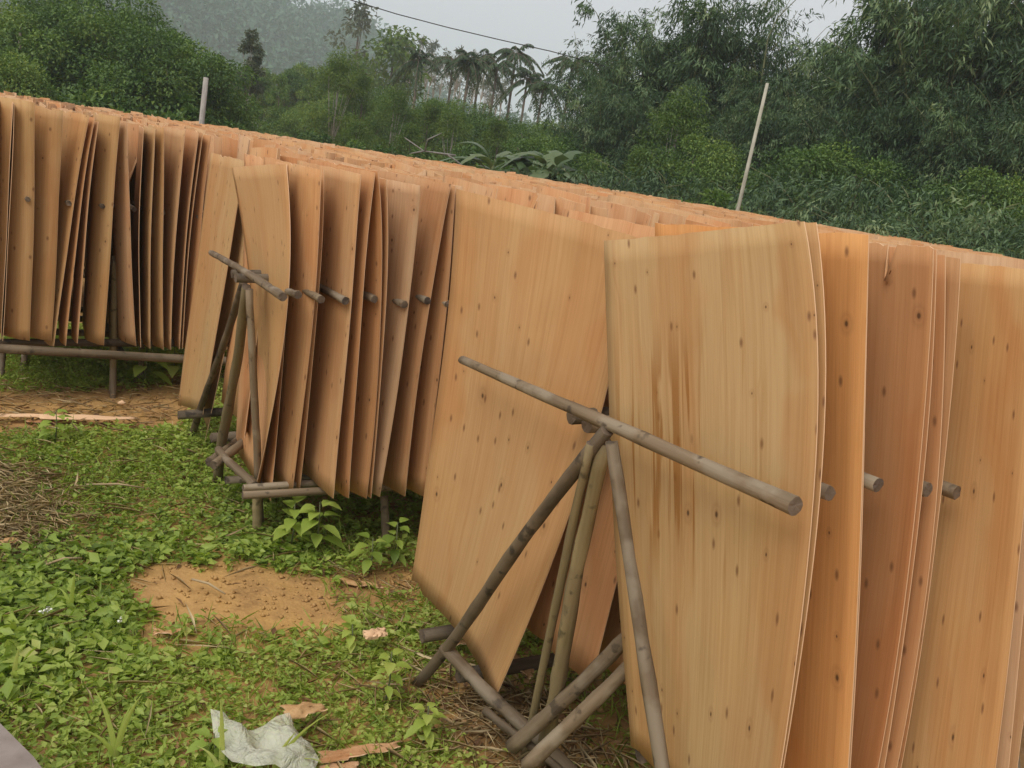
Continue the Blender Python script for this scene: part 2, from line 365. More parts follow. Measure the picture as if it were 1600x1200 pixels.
def clump_leaves(cen, rad, nper, L, W, droop=0.3, tone_sd=0.16, shell=0.6, base_tone=None):
    """leaves around clump centres"""
    k = len(cen); idx = np.repeat(np.arange(k), nper)
    d = unit(rng.normal(size=(len(idx), 3)))
    r = shell + (1 - shell) * rng.random(len(idx)); r *= rng.random(len(idx)) ** 0.25
    rad = np.asarray(rad); rr = rad[idx] if rad.ndim == 1 else rad[idx]
    p = cen[idx] + d * r[:, None] * (rr[:, None] if rr.ndim == 1 else rr)
    ax = d + rng.normal(size=d.shape) * 0.6 + np.array([0, 0, -droop])
    ct = (rng.random(k) * 0.5 + 0.22) if base_tone is None else base_tone
    tone = np.clip(ct[idx] + rng.normal(size=len(idx)) * tone_sd, 0, 1)
    return leaves(p, ax, L * (0.7 + 0.6 * rng.random(len(idx))), W * (0.7 + 0.6 * rng.random(len(idx))), tone)
def tube(pts, radii, seg=7, cap=True):
    pts = np.asarray(pts, float); k = len(pts)
    radii = np.broadcast_to(radii, (k,))
    vs = []
    for i in range(k):
        t = pts[min(i + 1, k - 1)] - pts[max(i - 1, 0)]; t = t / (np.linalg.norm(t) + 1e-9)
        a = np.cross(t, [0.31, 0.2, 0.93] if abs(t[2]) < 0.9 else [1.0, 0, 0]); a /= np.linalg.norm(a); c = np.cross(t, a)
        th = np.linspace(0, 2 * math.pi, seg, endpoint=False)
        vs.append(pts[i] + radii[i] * (np.cos(th)[:, None] * a + np.sin(th)[:, None] * c))
    v = np.concatenate(vs); f = []
    for i in range(k - 1):
        for j in range(seg):
            a0 = i * seg + j; b0 = i * seg + (j + 1) % seg
            f.append((a0, b0, b0 + seg, a0 + seg))
    tris = []
    if cap:
        v = np.concatenate([v, pts[:1], pts[-1:]])
        for j in range(seg):
            tris.append((len(v) - 2, (j + 1) % seg, j)); tris.append((len(v) - 1, (k - 1) * seg + j, (k - 1) * seg + (j + 1) % seg))
    return v, np.array(f), np.array(tris).reshape(-1, 3) if tris else np.zeros((0, 3), int)
def tubes_mesh(name, lst, seg=6):
    V_, Q, T = [], [], []; off = 0
    for pts, rad in lst:
        v, q, t = tube(pts, rad, seg); V_.append(v); Q.append(q + off); T.append(t + off); off += len(v)
    return mesh_np(name, np.concatenate(V_), [np.concatenate(Q), np.concatenate(T)], smooth=True)

# hill forest: one wooded mass far off
k = 2800
az_ = np.radians(rng.uniform(-34, 16, k)); D_ = np.sqrt(rng.uniform(215 ** 2, 436 ** 2, k))
x = D_ * np.sin(az_); y = D_ * np.cos(az_); z = hill_h(x, y)
hr = rng.uniform(3.0, 7.5, k) * (1 + 0.25 * (rng.random(k) > 0.9))
cen = np.stack([x, y, z + hr * rng.uniform(0.5, 1.3, k)], -1)
v, f, t = clump_leaves(cen, np.stack([hr, hr, hr * 1.15], -1), 56, 2.0, 1.2, 0.2, 0.06, base_tone=rng.uniform(0.3, 0.62, k))
me = leaf_mesh('hill_forest', [(v, f, t)])
tag(link('hill_forest', me, M_HILL), 'hazy green forest covering the hill far behind the yard', 'forest', kind='stuff')

# ------------------------------------------------------------------ tree kinds (meshes at origin, instanced as separate objects)
def broad_tree(h, wr, nclump, leafL, leafW, nper, low=0.12):
    cs = []; 
    while len(cs) < nclump:
        p = rng.uniform(-1, 1, 3)
        q = np.linalg.norm(p)
        if q > 1 or q < 0.45: continue
        cs.append(p)
    cs = np.array(cs); zc = (cs[:, 2] * 0.5 + 0.5)
    wz = np.sin(np.clip(zc, 0.05, 1) ** 0.75 * math.pi) ** 0.5 + 0.05
    cen = np.stack([cs[:, 0] * wr * wz, cs[:, 1] * wr * wz, h * (low + (1 - low) * zc * 0.94)], -1)
    rad = rng.uniform(0.06, 0.21, nclump) * h
    cen = cen * (1 + 0.10 * rng.normal(size=(nclump, 1)) * np.array([[1, 1, 0.6]]))
    rad3 = np.stack([rad * 1.15, rad * 1.15, rad * 0.75], -1)
    cr = leaf_mesh('crown', [clump_leaves(cen, rad3, nper, leafL, leafW, 0.35)])
    lst = [(np.array([[0, 0, -0.1], [0.05 * h * rng.normal() * 0.4, 0.0, h * 0.3], [0.02 * h, 0.02 * h, h * 0.75]]), [0.03 * h, 0.022 * h, 0.006 * h])]
    for i in rng.choice(nclump, min(14, nclump), replace=False):
        s = np.array([0.01 * h, 0, h * rng.uniform(0.2, 0.45)]); lst.append((np.array([s, (s + cen[i]) / 2 + np.array([0, 0, -0.03 * h]), cen[i]]), [0.011 * h, 0.007 * h, 0.003 * h]))
    return cr, tubes_mesh('trunk', lst)
def bamboo(h, spread, nculm, nspray, leafL=0.22, leafW=0.035, per=7, straight=0.0):
    culms = []; P, AX, T = [], [], []
    for c in range(nculm):
        a = rng.uniform(0, 2 * math.pi); b0 = np.array([math.cos(a), math.sin(a), 0]) * rng.uniform(0, spread * 0.22)
        hh = h * rng.uniform(0.6, 1.0); out = np.array([math.cos(a), math.sin(a), 0]) * spread * rng.uniform(0.25, 1.0)
        ts = np.linspace(0, 1, 9)
        pts = b0 + np.outer(ts ** 2.2, out) + np.outer(ts - 0.20 * ts ** 4 * (1 - straight), np.array([0, 0, hh]))
        culms.append((pts, np.linspace(0.045, 0.006, 9)))
        ct = rng.uniform(0.1, 0.75)
        for s in range(nspray):
            u = rng.uniform(0.18, 1.0) ** 0.75
            p0 = b0 + out * u ** 2.2 + np.array([0, 0, hh * (u - 0.20 * u ** 4 * (1 - straight))])
            bd = unit(rng.normal(size=3) * np.array([1, 1, 0.35])); bl = rng.uniform(0.2, 1.15) * (1.15 - 0.45 * u)
            tn_ = np.clip(ct + rng.normal() * 0.2, 0, 1)
            for q in range(3):
                e = p0 + bd * bl * (0.4 + 0.3 * q) + np.array([0, 0, -0.22 * bl * (0.4 + 0.3 * q) ** 2])
                m_ = per
                P.append(e + rng.normal(size=(m_, 3)) * 0.09)
                AX.append(bd * 0.6 + rng.normal(size=(m_, 3)) * 0.55 + np.array([0, 0, -0.75]))
                T.append(np.clip(tn_ + rng.normal(size=m_) * 0.12, 0, 1))
    P, AX, T = map(np.concatenate, (P, AX, T))
    v = leaves(P, AX, leafL * rng.uniform(0.7, 1.3, len(P)), leafW * rng.uniform(0.8, 1.4, len(P)), T, 0.1)
    return leaf_mesh('foliage', [v]), tubes_mesh('culms', culms, 5)
def slim_tree(h, crown_from, wr, nclump, leafL, leafW, nper, lean=0.0, tr=0.012):
    zc = rng.uniform(crown_from, 1.0, nclump)
    prof = np.sin((zc - crown_from) / (1 - crown_from) * 2.6 + 0.5)
    a = rng.uniform(0, 2 * math.pi, nclump); rr = wr * np.sqrt(rng.random(nclump)) * np.clip(prof, 0.2, 1)
    cen = np.stack([rr * np.cos(a) + lean * h * zc, rr * np.sin(a), h * zc], -1)
    rad = rng.uniform(0.28, 0.5, nclump) * wr
    cr = leaf_mesh('crown', [clump_leaves(cen, np.stack([rad, rad, rad * 0.7], -1), nper, leafL, leafW, 0.5)])
    lst = [(np.array([[0, 0, -0.1], [lean * h * 0.5 + 0.01 * h, 0, h * 0.5], [lean * h * 0.95, 0, h * 0.95]]), [tr * h, tr * 0.75 * h, tr * 0.2 * h])]
    for i in range(min(9, nclump)):
        zz = min(crown_from * 0.9 + 0.05, cen[i][2] / h * 0.9); s = np.array([lean * h * zz, 0, zz * h]); lst.append((np.array([s, cen[i]]), [tr * 0.35 * h, tr * 0.12 * h]))
    return cr, tubes_mesh('trunk', lst, 5)
def palm(h, nf=11, fl=1.45):
    P, AX, T, LL = [], [], [], []; ribs = []
    for i in range(nf):
        a = 2 * math.pi * i / nf + rng.normal() * 0.2; up = rng.uniform(-0.15, 1.3); dirh = np.array([math.cos(a), math.sin(a), 0])
        ts = np.linspace(0, 1, 9); L = fl * rng.uniform(0.85, 1.1)
        drop = 0.55 + 0.5 * (1.25 - up)
        pts = np.array([0, 0, h]) + np.outer(ts * L * math.cos(up) + 0.18 * ts ** 2 * L, dirh) + np.outer(ts * L * math.sin(up) - drop * L * ts ** 2.2, [0, 0, 1])
        ribs.append((pts, np.linspace(0.022, 0.006, 9)))
        for s in np.linspace(0.14, 1, 24):
            q = np.array([np.interp(s, ts, pts[:, c]) for c in range(3)])
            tang = unit(pts[min(int(s * 8) + 1, 8)] - pts[min(int(s * 8), 7)]); sd_ = unit(np.cross(tang, [0, 0, 1.0]))
            for sg in (-1, 1):
                P.append(q); AX.append(sd_ * sg * 0.8 + tang * 0.55 + np.array([0, 0, -0.55 - 0.3 * rng.random()])); T.append(rng.uniform(0.2, 0.8)); LL.append(fl * 0.30 * (1.1 - 0.6 * s))
    P, AX, T, LL = map(np.array, (P, AX, T, LL))
    fr = leaf_mesh('fronds', [leaves(P, AX, LL, 0.075, T, 0.1)])
    tk = tubes_mesh('trunk', [(np.array([[0, 0, -0.1], [0.05, 0, h * 0.5], [0, 0, h]]), [0.085, 0.07, 0.06])] + ribs, 5)
    return fr, tk
def banana(h, nl=14):
    vs, fs, ts = [], [], []; off = 0
    for i in range(nl):
        a = 2 * math.pi * i / nl * 1.618 * 2 + rng.normal() * 0.2; dh = np.array([math.cos(a), math.sin(a), 0]); sd_ = np.array([-math.sin(a), math.cos(a), 0])
        L = h * rng.uniform(0.36, 0.58); up = rng.uniform(0.5, 1.35); ss = np.linspace(0, 1, 11)
        cl = np.array([0, 0, h * rng.uniform(0.42, 0.55)]) + np.outer(ss * L * math.cos(up) + 0.25 * L * ss ** 2, dh) + np.outer(ss * L * math.sin(up) - L * rng.uniform(0.55, 1.1) * ss ** 2.1, [0, 0, 1])
        wd = 0.105 * L * np.sin(np.clip((ss - 0.12) / 0.88, 0, 1) ** 0.7 * math.pi) ** 0.6 + 0.012
        jag = np.clip(1 + 0.35 * rng.normal(size=(11, 2)), 0.3, 1.6)
        v = np.stack([cl + sd_ * (wd * jag[:, 0])[:, None] + Z * (-0.25 * wd)[:, None], cl, cl - sd_ * (wd * jag[:, 1])[:, None] + Z * (-0.25 * wd)[:, None]], 1).reshape(-1, 3)
        for r in range(10):
            q = off + r * 3; fs += [(q, q + 1, q + 4, q + 3), (q + 1, q + 2, q + 5, q + 4)]
        vs.append(v); ts.append(np.full(33, rng.uniform(0.25, 0.9))); off += 33
    me = mesh_np('leaf_spray', np.concatenate(vs), np.array(fs)); fattr(me, 'tone', np.concatenate(ts))
    return me, tubes_mesh('stem', [(np.array([[0, 0, -0.05], [0.02, 0, h * 0.3], [0, 0, h * 0.55]]), [0.11, 0.09, 0.05])], 7)

def put(kind, meshes, mats, names, loc, sc=1.0, rz=0.0, label='', cat='tree', group=None, sz=None):
    e = empty(kind, loc, label, cat, group); e.rotation_euler = (0, 0, rz); e.scale = (sc, sc, sz or sc)
    for me, mt, nm in zip(meshes, mats, names): link(nm, me, mt, e)
    return e
def gp(px, D):                               # ground point straight below horizon pixel column
    y = 265 + (px - 800) * math.tan(ROLL); p = at(px, y, D); return (p[0], p[1], 0.0)
def htop(px, py, D): return at(px, py, D)[2]
CT = ('crown', 'trunk')
ORDW = ['first', 'second', 'third', 'fourth', 'fifth', 'sixth', 'seventh', 'eighth', 'ninth', 'tenth', 'eleventh', 'twelfth']
BR = [broad_tree(6.0, 2.7, 70, 0.125, 0.065, 520) for _ in range(3)]
SHR = [broad_tree(2.6, 1.5, 30, 0.16, 0.075, 230, 0.05) for _ in range(2)]
BSH = [bamboo(3.0, 1.9, 26, 13, 0.15, 0.03, 9), bamboo(2.8, 1.7, 24, 13, 0.15, 0.03, 9)]
BM = [bamboo(9.5, 2.6, 48, 20, 0.20, 0.036, 10), bamboo(9.5, 2.3, 44, 20, 0.20, 0.036, 10), bamboo(9.0, 2.2, 32, 15, 0.19, 0.034, 8, 0.5)]
FE = [slim_tree(6.5, 0.25, 1.7, 46, 0.16, 0.05, 170, 0.02), slim_tree(6.5, 0.3, 1.5, 38, 0.16, 0.05, 170, -0.03)]
PL = [slim_tree(7.0, 0.52, 1.15, 22, 0.22, 0.08, 130, 0.01, 0.009), slim_tree(7.5, 0.50, 1.0, 20, 0.22, 0.08, 130, -0.015, 0.008)]
GU = [slim_tree(12, 0.70, 0.8, 9, 0.35, 0.10, 40, 0.01, 0.007), slim_tree(12, 0.66, 0.7, 8, 0.35, 0.10, 36, -0.01, 0.006)]
PA = [palm(6.7, 14), palm(6.5, 13, 1.3), palm(7.0, 15, 1.4)]
BA = [banana(3.4), banana(3.0, 12)]

# left broadleaf grove
for i, (px, py, D, lb) in enumerate([
    (20, -35, 25, 'dark green leafy tree filling the top left corner of the view'),
    (110, -45, 27, 'tall rounded dark tree second from the left edge, rising out of frame'),
    (205, -20, 25, 'broad leafy tree with lighter yellow-green top left of the concrete post'),
    (262, 28, 24, 'leafy tree with a pale green side, next left of the concrete post'),
    (305, 92, 24.5, 'lower dark tree standing right behind the concrete post'),
    (340, 128, 26, 'small bushy tree just right of the concrete post'),
    (-30, 20, 22, 'pale leaved tree cut off by the left picture edge')]):
    h = htop(px, py, D); put('leafy_tree', BR[i % 3], (M_BROAD, M_BARK), CT, gp(px, D), h / 6.0, i * 1.3, lb, group='broadleaf trees behind the left racks')
for i, (px, py, D) in enumerate([(40, 90, 23), (140, 100, 23), (225, 110, 22.5), (290, 140, 22.5)]):
    put('shrub', SHR[i % 2], (M_BROAD, M_BARK), CT, gp(px, D), htop(px, py, D) / 2.6, i * 2.1, ORDW[i] + ' from the left of the dark shrubs at the foot of the left grove', 'shrub', 'shrubs under the left grove')
# plantation of slim trunks
for i in range(34):
    px = 335 + 190 * ((i * 0.618) % 1.0) + rng.normal() * 4; D = 40 + 22 * rng.random()
    py = 112 + (px - 340) * 0.03 + rng.normal() * 9
    put('plantation_tree', PL[i % 2], (M_BROAD, M_BARK), CT, gp(px, D), htop(px, py, D) / 7.2, rng.uniform(0, 6), 'slim trunked plantation tree in the dark stand right of the concrete post', 'tree', 'slim plantation trees', )
D = 38; put('bare_trunk_tree', slim_tree(7.0, 0.52, 0.75, 34, 0.18, 0.08, 120, 0.03, 0.014), (M_GUM, M_PALEBARK), CT, gp(378, D), htop(392, 52, D) / 7.0, 0, 'lone slim tree with pale bare trunk and narrow oval crown before the hill', 'tree')
# feathery trees in the middle
for i, (px, py, D, k, lb) in enumerate([
    (515, 78, 33, 0, 'olive feathery tree with a pale trunk beside the dark plantation'),
    (560, 108, 34, 1, 'feathery light green tree left of the palms'),
    (608, 135, 30, 0, 'yellow-green feathery tree below the leftmost palm'),
    (660, 152, 31, 1, 'wide feathery tree under the two left palms'),
    (705, 168, 30, 0, 'bright green leafy tree below the middle of the palm row'),
    (560, 185, 26, 0, 'low leafy tree behind the racks left of the grey fallen branch'),
    (640, 190, 26, 1, 'low dense tree behind the grey fallen branch'),
    (775, 182, 29, 1, 'bright young tree below the right palms beside the banana plants')]):
    put('feathery_tree', FE[k], (M_FEATHER, M_PALEBARK if i == 0 else M_BARK), CT, gp(px, D), htop(px, py, D) / 6.7, i * 0.9, lb, group='feathery trees in the middle distance')
for i, (px, py, D) in enumerate([(500, 205, 27), (545, 215, 24), (600, 225, 24), (670, 228, 24), (735, 225, 24.5), (800, 240, 22), (850, 245, 22)]):
    put('shrub', SHR[i % 2], (M_BROAD, M_BARK), CT, gp(px, D), htop(px, py, D) / 2.6, i * 1.7, ORDW[i] + ' of the dark bushes just behind the racks below the feathery trees', 'shrub', 'bushes behind the middle of the racks')
# trees on the hill shoulder
put('umbrella_tree', slim_tree(7, 0.6, 2.1, 22, 0.3, 0.14, 70, 0.0, 0.012), (M_FEATHER, M_BARK), CT, gp(597, 60), htop(597, 42, 60) / 7.0, 0, 'flat topped tree with a thin trunk standing against the sky', 'tree')
put('tall_tree', slim_tree(10, 0.5, 1.7, 18, 0.35, 0.16, 50, 0.0, 0.012), (M_GUM, M_BARK), CT, gp(540, 80), htop(540, 8, 80) / 10.0, 1, 'tall open crowned tree on the hill shoulder against the sky', 'tree')
put('ridge_tree', slim_tree(10, 0.5, 1.8, 16, 0.4, 0.2, 50, 0.0, 0.012), (M_GUM, M_BARK), CT, tuple(at(432, 62, 405)), 2.0, 1, 'open crowned tree sticking out of the hill ridge line', 'tree')
for i in range(20):
    px = 604 + 165 * ((i * 0.618 + 0.1) % 1.0); D = rng.uniform(95, 125); py = np.interp(px, [600, 640, 700, 770], [50, 62, 82, 105]) + rng.normal() * 7
    g0 = gp(px, D); zb = float(hill_h(np.array(g0[0]), np.array(g0[1])))
    put('gum_tree', GU[i % 2], (M_GUM, M_PALEBARK), CT, (g0[0], g0[1], zb), max(3.0, htop(px, py, D) - zb) / 12.0, rng.uniform(0, 6), 'slender pale trunked tree in the far row behind the palms', 'tree', 'far pale trunked trees behind the palms')
# palms
for i, (px, py, D, lb) in enumerate([
    (636, 88, 44, 'leftmost palm, short and dark, between the far pale trunks'),
    (688, 84, 45, 'palm second from the left in the row against the sky'),
    (713, 100, 42, 'low palm squeezed between the second and fourth palms'),
    (730, 90, 46, 'palm fourth from the left, in the middle of the palm row'),
    (755, 90, 44, 'bushy palm left of the tallest palm of the row'),
    (780, 88, 45, 'tallest palm of the close row, with a spiky top'),
    (802, 118, 42, 'small palm at the right end of the close palm row'),
    (866, 84, 40, 'solitary palm standing clear against the sky left of the bamboo'),
    (828, 138, 38, 'half hidden palm below and left of the solitary palm')]):
    top = htop(px, py - 7, D); put('palm_tree', PA[i % 3], (M_PALM, M_BARK), ('fronds', 'trunk'), gp(px, D), top / 7.0, i * 1.1, lb, 'palm tree', 'palms against the sky')
# banana plants
for i, (px, py, D, lb) in enumerate([
    (770, 205, 20, 'banana plant with long grey-green leaves left of its clump'),
    (815, 195, 20.5, 'tall banana plant in the middle of the clump before the bamboo'),
    (868, 205, 19.5, 'banana plant with drooping leaves at the foot of the bamboo'),
    (905, 235, 19, 'small banana plant right of the clump under the bamboo')]):
    put('banana_plant', BA[i % 2], (M_BANANA, M_CULM), ('leaf_spray', 'stem'), gp(px, D), htop(px, py, D) / 2.6, i * 2.0, lb, 'banana plant', 'banana plants behind the racks')
put('banana_plant', BA[1], (M_BANANA, M_CULM), ('leaf_spray', 'stem'), gp(928, 17), htop(928, 290, 17) / 3.0, 0.6, 'bright young banana plant peeping just over the racks', 'banana plant', 'banana plants behind the racks')
# bamboo
FC = ('foliage', 'culm')
for i, (px, py, D, k, lb) in enumerate([
    (905, 52, 27, 2, 'bamboo clump with grey-green tips at the left end of the bamboo'),
    (965, 5, 27, 0, 'dense bamboo clump right of the solitary palm'),
    (1040, -25, 26, 1, 'bamboo clump rising out of frame above the feathery yellow-green tree'),
    (1112, -20, 27, 2, 'open bamboo clump left of the leaning bare pole'),
    (1180, 62, 25, 1, 'lower bamboo clump behind the leaning bare pole'),
    (1258, 42, 25, 0, 'bamboo clump right of the leaning bare pole, below the gap of sky'),
    (1345, -35, 24, 1, 'tall blue-green bamboo clump in the right half rising out of frame'),
    (1440, -95, 22, 0, 'big drooping bamboo clump nearest on the right'),
    (1530, -80, 23, 2, 'yellowish tall bamboo clump near the right picture edge'),
    (1620, -60, 22, 1, 'bamboo clump cut off by the right picture edge')]):
    put('bamboo_clump', BM[k], (M_BAMBOO, M_CULM), FC, gp(px, D), htop(px, py, D) / (7.6 if k < 2 else 7.9), i * 1.37, lb, 'bamboo', 'bamboo clumps behind the yard')
for i, (px, py, D, k) in enumerate([(930, 120, 25, 0), (1000, 140, 24, 1), (1080, 120, 24, 0), (1150, 150, 23, 1), (1225, 150, 23, 0), (1300, 130, 22, 1), (1370, 110, 21.5, 0), (1420, 60, 25, 0), (1480, 130, 20, 1), (1570, 140, 20, 0), (1640, 90, 20, 1)]):
    put('bamboo_clump', BM[k], (M_BAMBOO, M_CULM), FC, gp(px, D), htop(px, py, D) / 7.6, i * 0.77 + 0.4, ORDW[i] + ' of the low dark bamboo clumps under the tall bamboo, counted from the left', 'bamboo', 'low bamboo in the second tier')
for i, (px, py, D, k, lb) in enumerate([
    (880, 190, 23, 0, 'rounded dark tree at the left foot of the bamboo, behind the banana plants'),
    (1090, 205, 20, 1, 'leafy broad tree just left of the leaning bare pole'),
    (1230, 225, 20, 2, 'leafy broad tree just right of the leaning bare pole'),
    (1325, 190, 20, 0, 'rounded leafy tree in the middle of the right bamboo'),
    (1530, 255, 18, 1, 'leafy tree low at the right end of the bamboo')]):
    put('leafy_tree', BR[k], (M_BROAD if i != 3 else M_FEATHER, M_BARK), CT, gp(px, D), htop(px, py, D) / 6.0, i * 2.2 + 1, lb)
for i, (px, py, D, k, lb) in enumerate([
    (470, 150, 38, 0, 'round dark tree between the plantation and the pale trunked feathery tree'),
    (530, 140, 40, 1, 'leafy tree in the second row behind the pale trunked feathery tree'),
    (590, 128, 42, 2, 'green tree behind the feathery tree left of the palms'),
    (632, 138, 36, 0, 'leafy tree hiding the trunk of the leftmost palm'),
    (688, 146, 36, 1, 'leafy tree hiding the trunks of the left palms'),
    (738, 153, 36, 2, 'leafy tree hiding the trunks of the middle palms'),
    (790, 166, 35, 0, 'bushy tree at the foot of the right palms'),
    (838, 180, 33, 1, 'bushy tree at the foot of the solitary palm')]):
    put('leafy_tree', BR[k], (M_BROAD if i % 2 else M_FEATHER, M_BARK), CT, gp(px, D), htop(px, py, D) / 6.0, i * 1.7, lb)
for i, (px, py, D, lb) in enumerate([
    (1035, 140, 21, 'bright feathery tree with yellow-green fronds before the dark bamboo'),
    (998, 230, 20, 'small light green feathery tree low at the bamboo foot')]):
    put('feathery_tree', FE[i], (M_FEATHER, M_BARK), CT, gp(px, D), htop(px, py, D) / 6.7, i, lb)
for i, (px, py, D) in enumerate([(945, 262, 19), (1010, 292, 17), (1075, 262, 19), (1130, 300, 16.5), (1195, 270, 19), (1255, 310, 16), (1320, 272, 18), (1390, 322, 15.5), (1450, 280, 17), (1515, 345, 15), (1580, 335, 16.5)]):
    put('shrub', SHR[i % 2] if i == 3 else BSH[i % 2], (M_BAMBOO, M_CULM), FC, gp(px, D), htop(px, py, D) / 2.5, i * 1.9, ORDW[i] + ' from the left of the dark bushes behind the racks under the bamboo', 'shrub', 'bushes under the bamboo')
# posts and cable
p0 = gp(311, 17); p1 = at(322, 121, 17)
tag(link('concrete_post', tubes_mesh('concrete_post', [(np.array([[p0[0], p0[1], -0.1], p1]), [0.06, 0.045])], 4), M_CONC), 'weathered grey concrete post standing before the left leafy trees', 'post')
p0 = at(1148, 338, 15); p1 = at(1199, 130, 15); p0 = p1 + (p0 - p1) * (p1[2] / (p1[2] - p0[2]) + 0.02)
tag(link('leaning_pole', tubes_mesh('leaning_pole', [(np.array([p0, (p0 + p1) / 2 + np.array([0.02, 0, 0]), p1]), [0.036, 0.032, 0.026])], 7), M_PALEPOLE), 'pale bare pole leaning right in front of the bamboo', 'pole')
cp = [at(x, y, 26) for x, y in ((380, -75), (470, -32), (548, 0), (620, 22), (700, 43), (780, 62), (860, 80), (905, 92), (960, 108), (1040, 128))]
tag(link('overhead_cable', tubes_mesh('overhead_cable', [(np.array(cp), 0.014)], 5), M_CABLE), 'thin dark cable slung across the sky towards the bamboo', 'cable')
p0 = at(1195, 70, 24)
tag(link('bamboo_culm', tubes_mesh('bamboo_culm', [(np.array([gp(1170, 24), at(1185, 160, 24), at(1200, 60, 24), at(1215, 28, 24), at(1245, -2, 24), at(1285, -14, 24)]), [0.035, 0.03, 0.02, 0.014, 0.01, 0.006])], 5), M_CULM), 'single bare bamboo culm arching across the gap of sky', 'bamboo')
bl = [(at(632, 215, 19), at(662, 236, 19), at(690, 240, 19), at(712, 243, 19)), (at(664, 236, 19), at(668, 218, 19), at(690, 208, 19)), (at(662, 236, 19), at(640, 240, 19)), (at(700, 242, 19), at(722, 258, 19), np.array([*gp(730, 19)[:2], 0.0]))]
tag(link('dead_branch', tubes_mesh('dead_branch', [(np.array(q), np.linspace(0.024, 0.008, len(q)) if i else np.linspace(0.012, 0.024, len(q))) for i, q in enumerate(bl)], 5), M_GREYBARK), 'grey leafless branch sticking out above the racks in the middle', 'branch')

# ------------------------------------------------------------------ haze
hb = bpy.data.meshes.new('haze'); x0, x1, y0, y1, z0, z1 = -1000, 1000, -400, 1600, -2.5, 150.0
hb.from_pydata([(x, y, z) for x in (x0, x1) for y in (y0, y1) for z in (z0, z1)], [], [(0, 1, 3, 2), (4, 6, 7, 5), (0, 4, 5, 1), (2, 3, 7, 6), (0, 2, 6, 4), (1, 5, 7, 3)])
m = bpy.data.materials.new('haze'); m.use_nodes = True; n = m.node_tree; n.nodes.clear()
out = n.nodes.new('ShaderNodeOutputMaterial'); pv = n.nodes.new('ShaderNodeVolumePrincipled')
pv.inputs['Color'].default_value = (0.78, 0.93, 0.96, 1); pv.inputs['Density'].default_value = 0.0013
n.links.new(pv.outputs[0], out.inputs['Volume'])
tag(link('haze', hb, m), 'thin pale mist filling the valley air', 'haze', kind='stuff')

# ------------------------------------------------------------------ poles of the racks
THIN = 0.75
def pole(name, a, b, r0, r1=None, mt=None, parent=None, seg=10, bend=0.01, label=None):
    a = np.asarray(a, float); b = np.asarray(b, float); L = np.linalg.norm(b - a); r1 = r1 or r0 * 0.85
    r0, r1 = r0 * THIN, r1 * THIN
    k = 16 if L < 2.2 else 24; ts = np.linspace(0, 1, k)
    bd = rng.normal(size=2) * bend * L
    pts = np.stack([bd[0] * np.sin(ts * 3.14), bd[1] * np.sin(ts * 2.2 * 3.14) * 0.5, ts * L], -1)
    rr = (r0 + (r1 - r0) * ts) * (1 + rng.normal(size=k) * 0.028)
    for q_ in rng.integers(1, k - 1, 3): rr[q_] *= 1.07
    v, q, t = tube(pts, rr, seg)
    v = v + rng.normal(size=v.shape) * r0 * 0.05
    me = mesh_np(name, v, [q, t], np.concatenate([np.zeros(len(q)), np.ones(len(t))]), smooth=True)
    sm = np.concatenate([np.ones(len(q), bool), np.zeros(len(t), bool)]); me.polygons.foreach_set('use_smooth', sm)
    ob = link(name, me, [mt or M_POLE, M_CUT], parent)
    d = Vector((b - a) / L)
    off = Vector(parent.location) if parent is not None else Vector((0, 0, 0))
    ob.location = Vector(a) - off; ob.rotation_mode = 'QUATERNION'; ob.rotation_quaternion = d.to_track_quat('Z', 'X')
    if label: ob['label'] = label
    return ob
def w3(c, t, wv, z): return np.array([c[0], c[1], 0]) + U * t + V * wv + Z * z

ROWC = {1: np.array([0.20, 2.15]), 2: np.array([-1.19, 3.72]), 3: np.array([-2.74, 5.54])}
for k in range(4, 8): ROWC[k] = ROWC[3] + (k - 3) * np.array([-1.35, 1.85])
def rack(k, t0, t1, lbl):
    c = ROWC[k]; e = empty('drying_rack', (c[0], c[1], 0), lbl, 'rack', 'veneer drying racks')
    return e
racks = {}
RL = {1: 'nearest drying rack of round poles, its cross pole and splayed legs in front',
      2: 'second drying rack, its splayed pole legs left of the centre',
      3: 'third drying rack, seen from its long side at the left edge',
      4: 'fourth drying rack, right behind the long sided left one', 5: 'fifth drying rack, third from the back of the yard',
      6: 'sixth drying rack, next to last before the trees', 7: 'last drying rack, closest to the trees'}
T0 = {1: 0.0, 2: 0.0, 3: -1.7, 4: -2.4, 5: -2.6, 6: -3.0, 7: -3.2}
T1 = {1: 4.6, 2: 7.5, 3: 10, 4: 12, 5: 13, 6: 14, 7: 15}
for k in ROWC: racks[k] = rack(k, T0[k], T1[k], RL[k])

# front trestle of the nearest rack
e = racks[1]; c1 = ROWC[1]
FP = c1 - U[:2] * 0.02
def f1(x, y): return atplane(x, y, FP, U)
def tocam(p, d): p = np.asarray(p); q = CAMP - p; return p + q / np.linalg.norm(q) * d
def tofoot(a, b, z=-0.03): a = np.array(a); b = np.array(b); return a + (b - a) * ((a[2] - z) / (a[2] - b[2]))
apex = f1(940, 668)
pole('leg', tofoot(apex, f1(668, 1045)), tocam(f1(945, 672), 0.03), 0.024, 0.024, M_DARKPOLE, e)
pole('leg', atz(817, 1196, -0.02), tocam(f1(923, 692), 0.05), 0.017, 0.015, M_GREENPOLE, e)
pole('leg', atz(842, 1205, -0.02), f1(944, 690), 0.030, 0.024, M_GREENPOLE, e)
a = tocam(f1(955, 690), 0.05); pole('leg', tofoot(a, tocam(f1(1031, 1198), 0.06)), a, 0.024, 0.020, M_POLE, e)
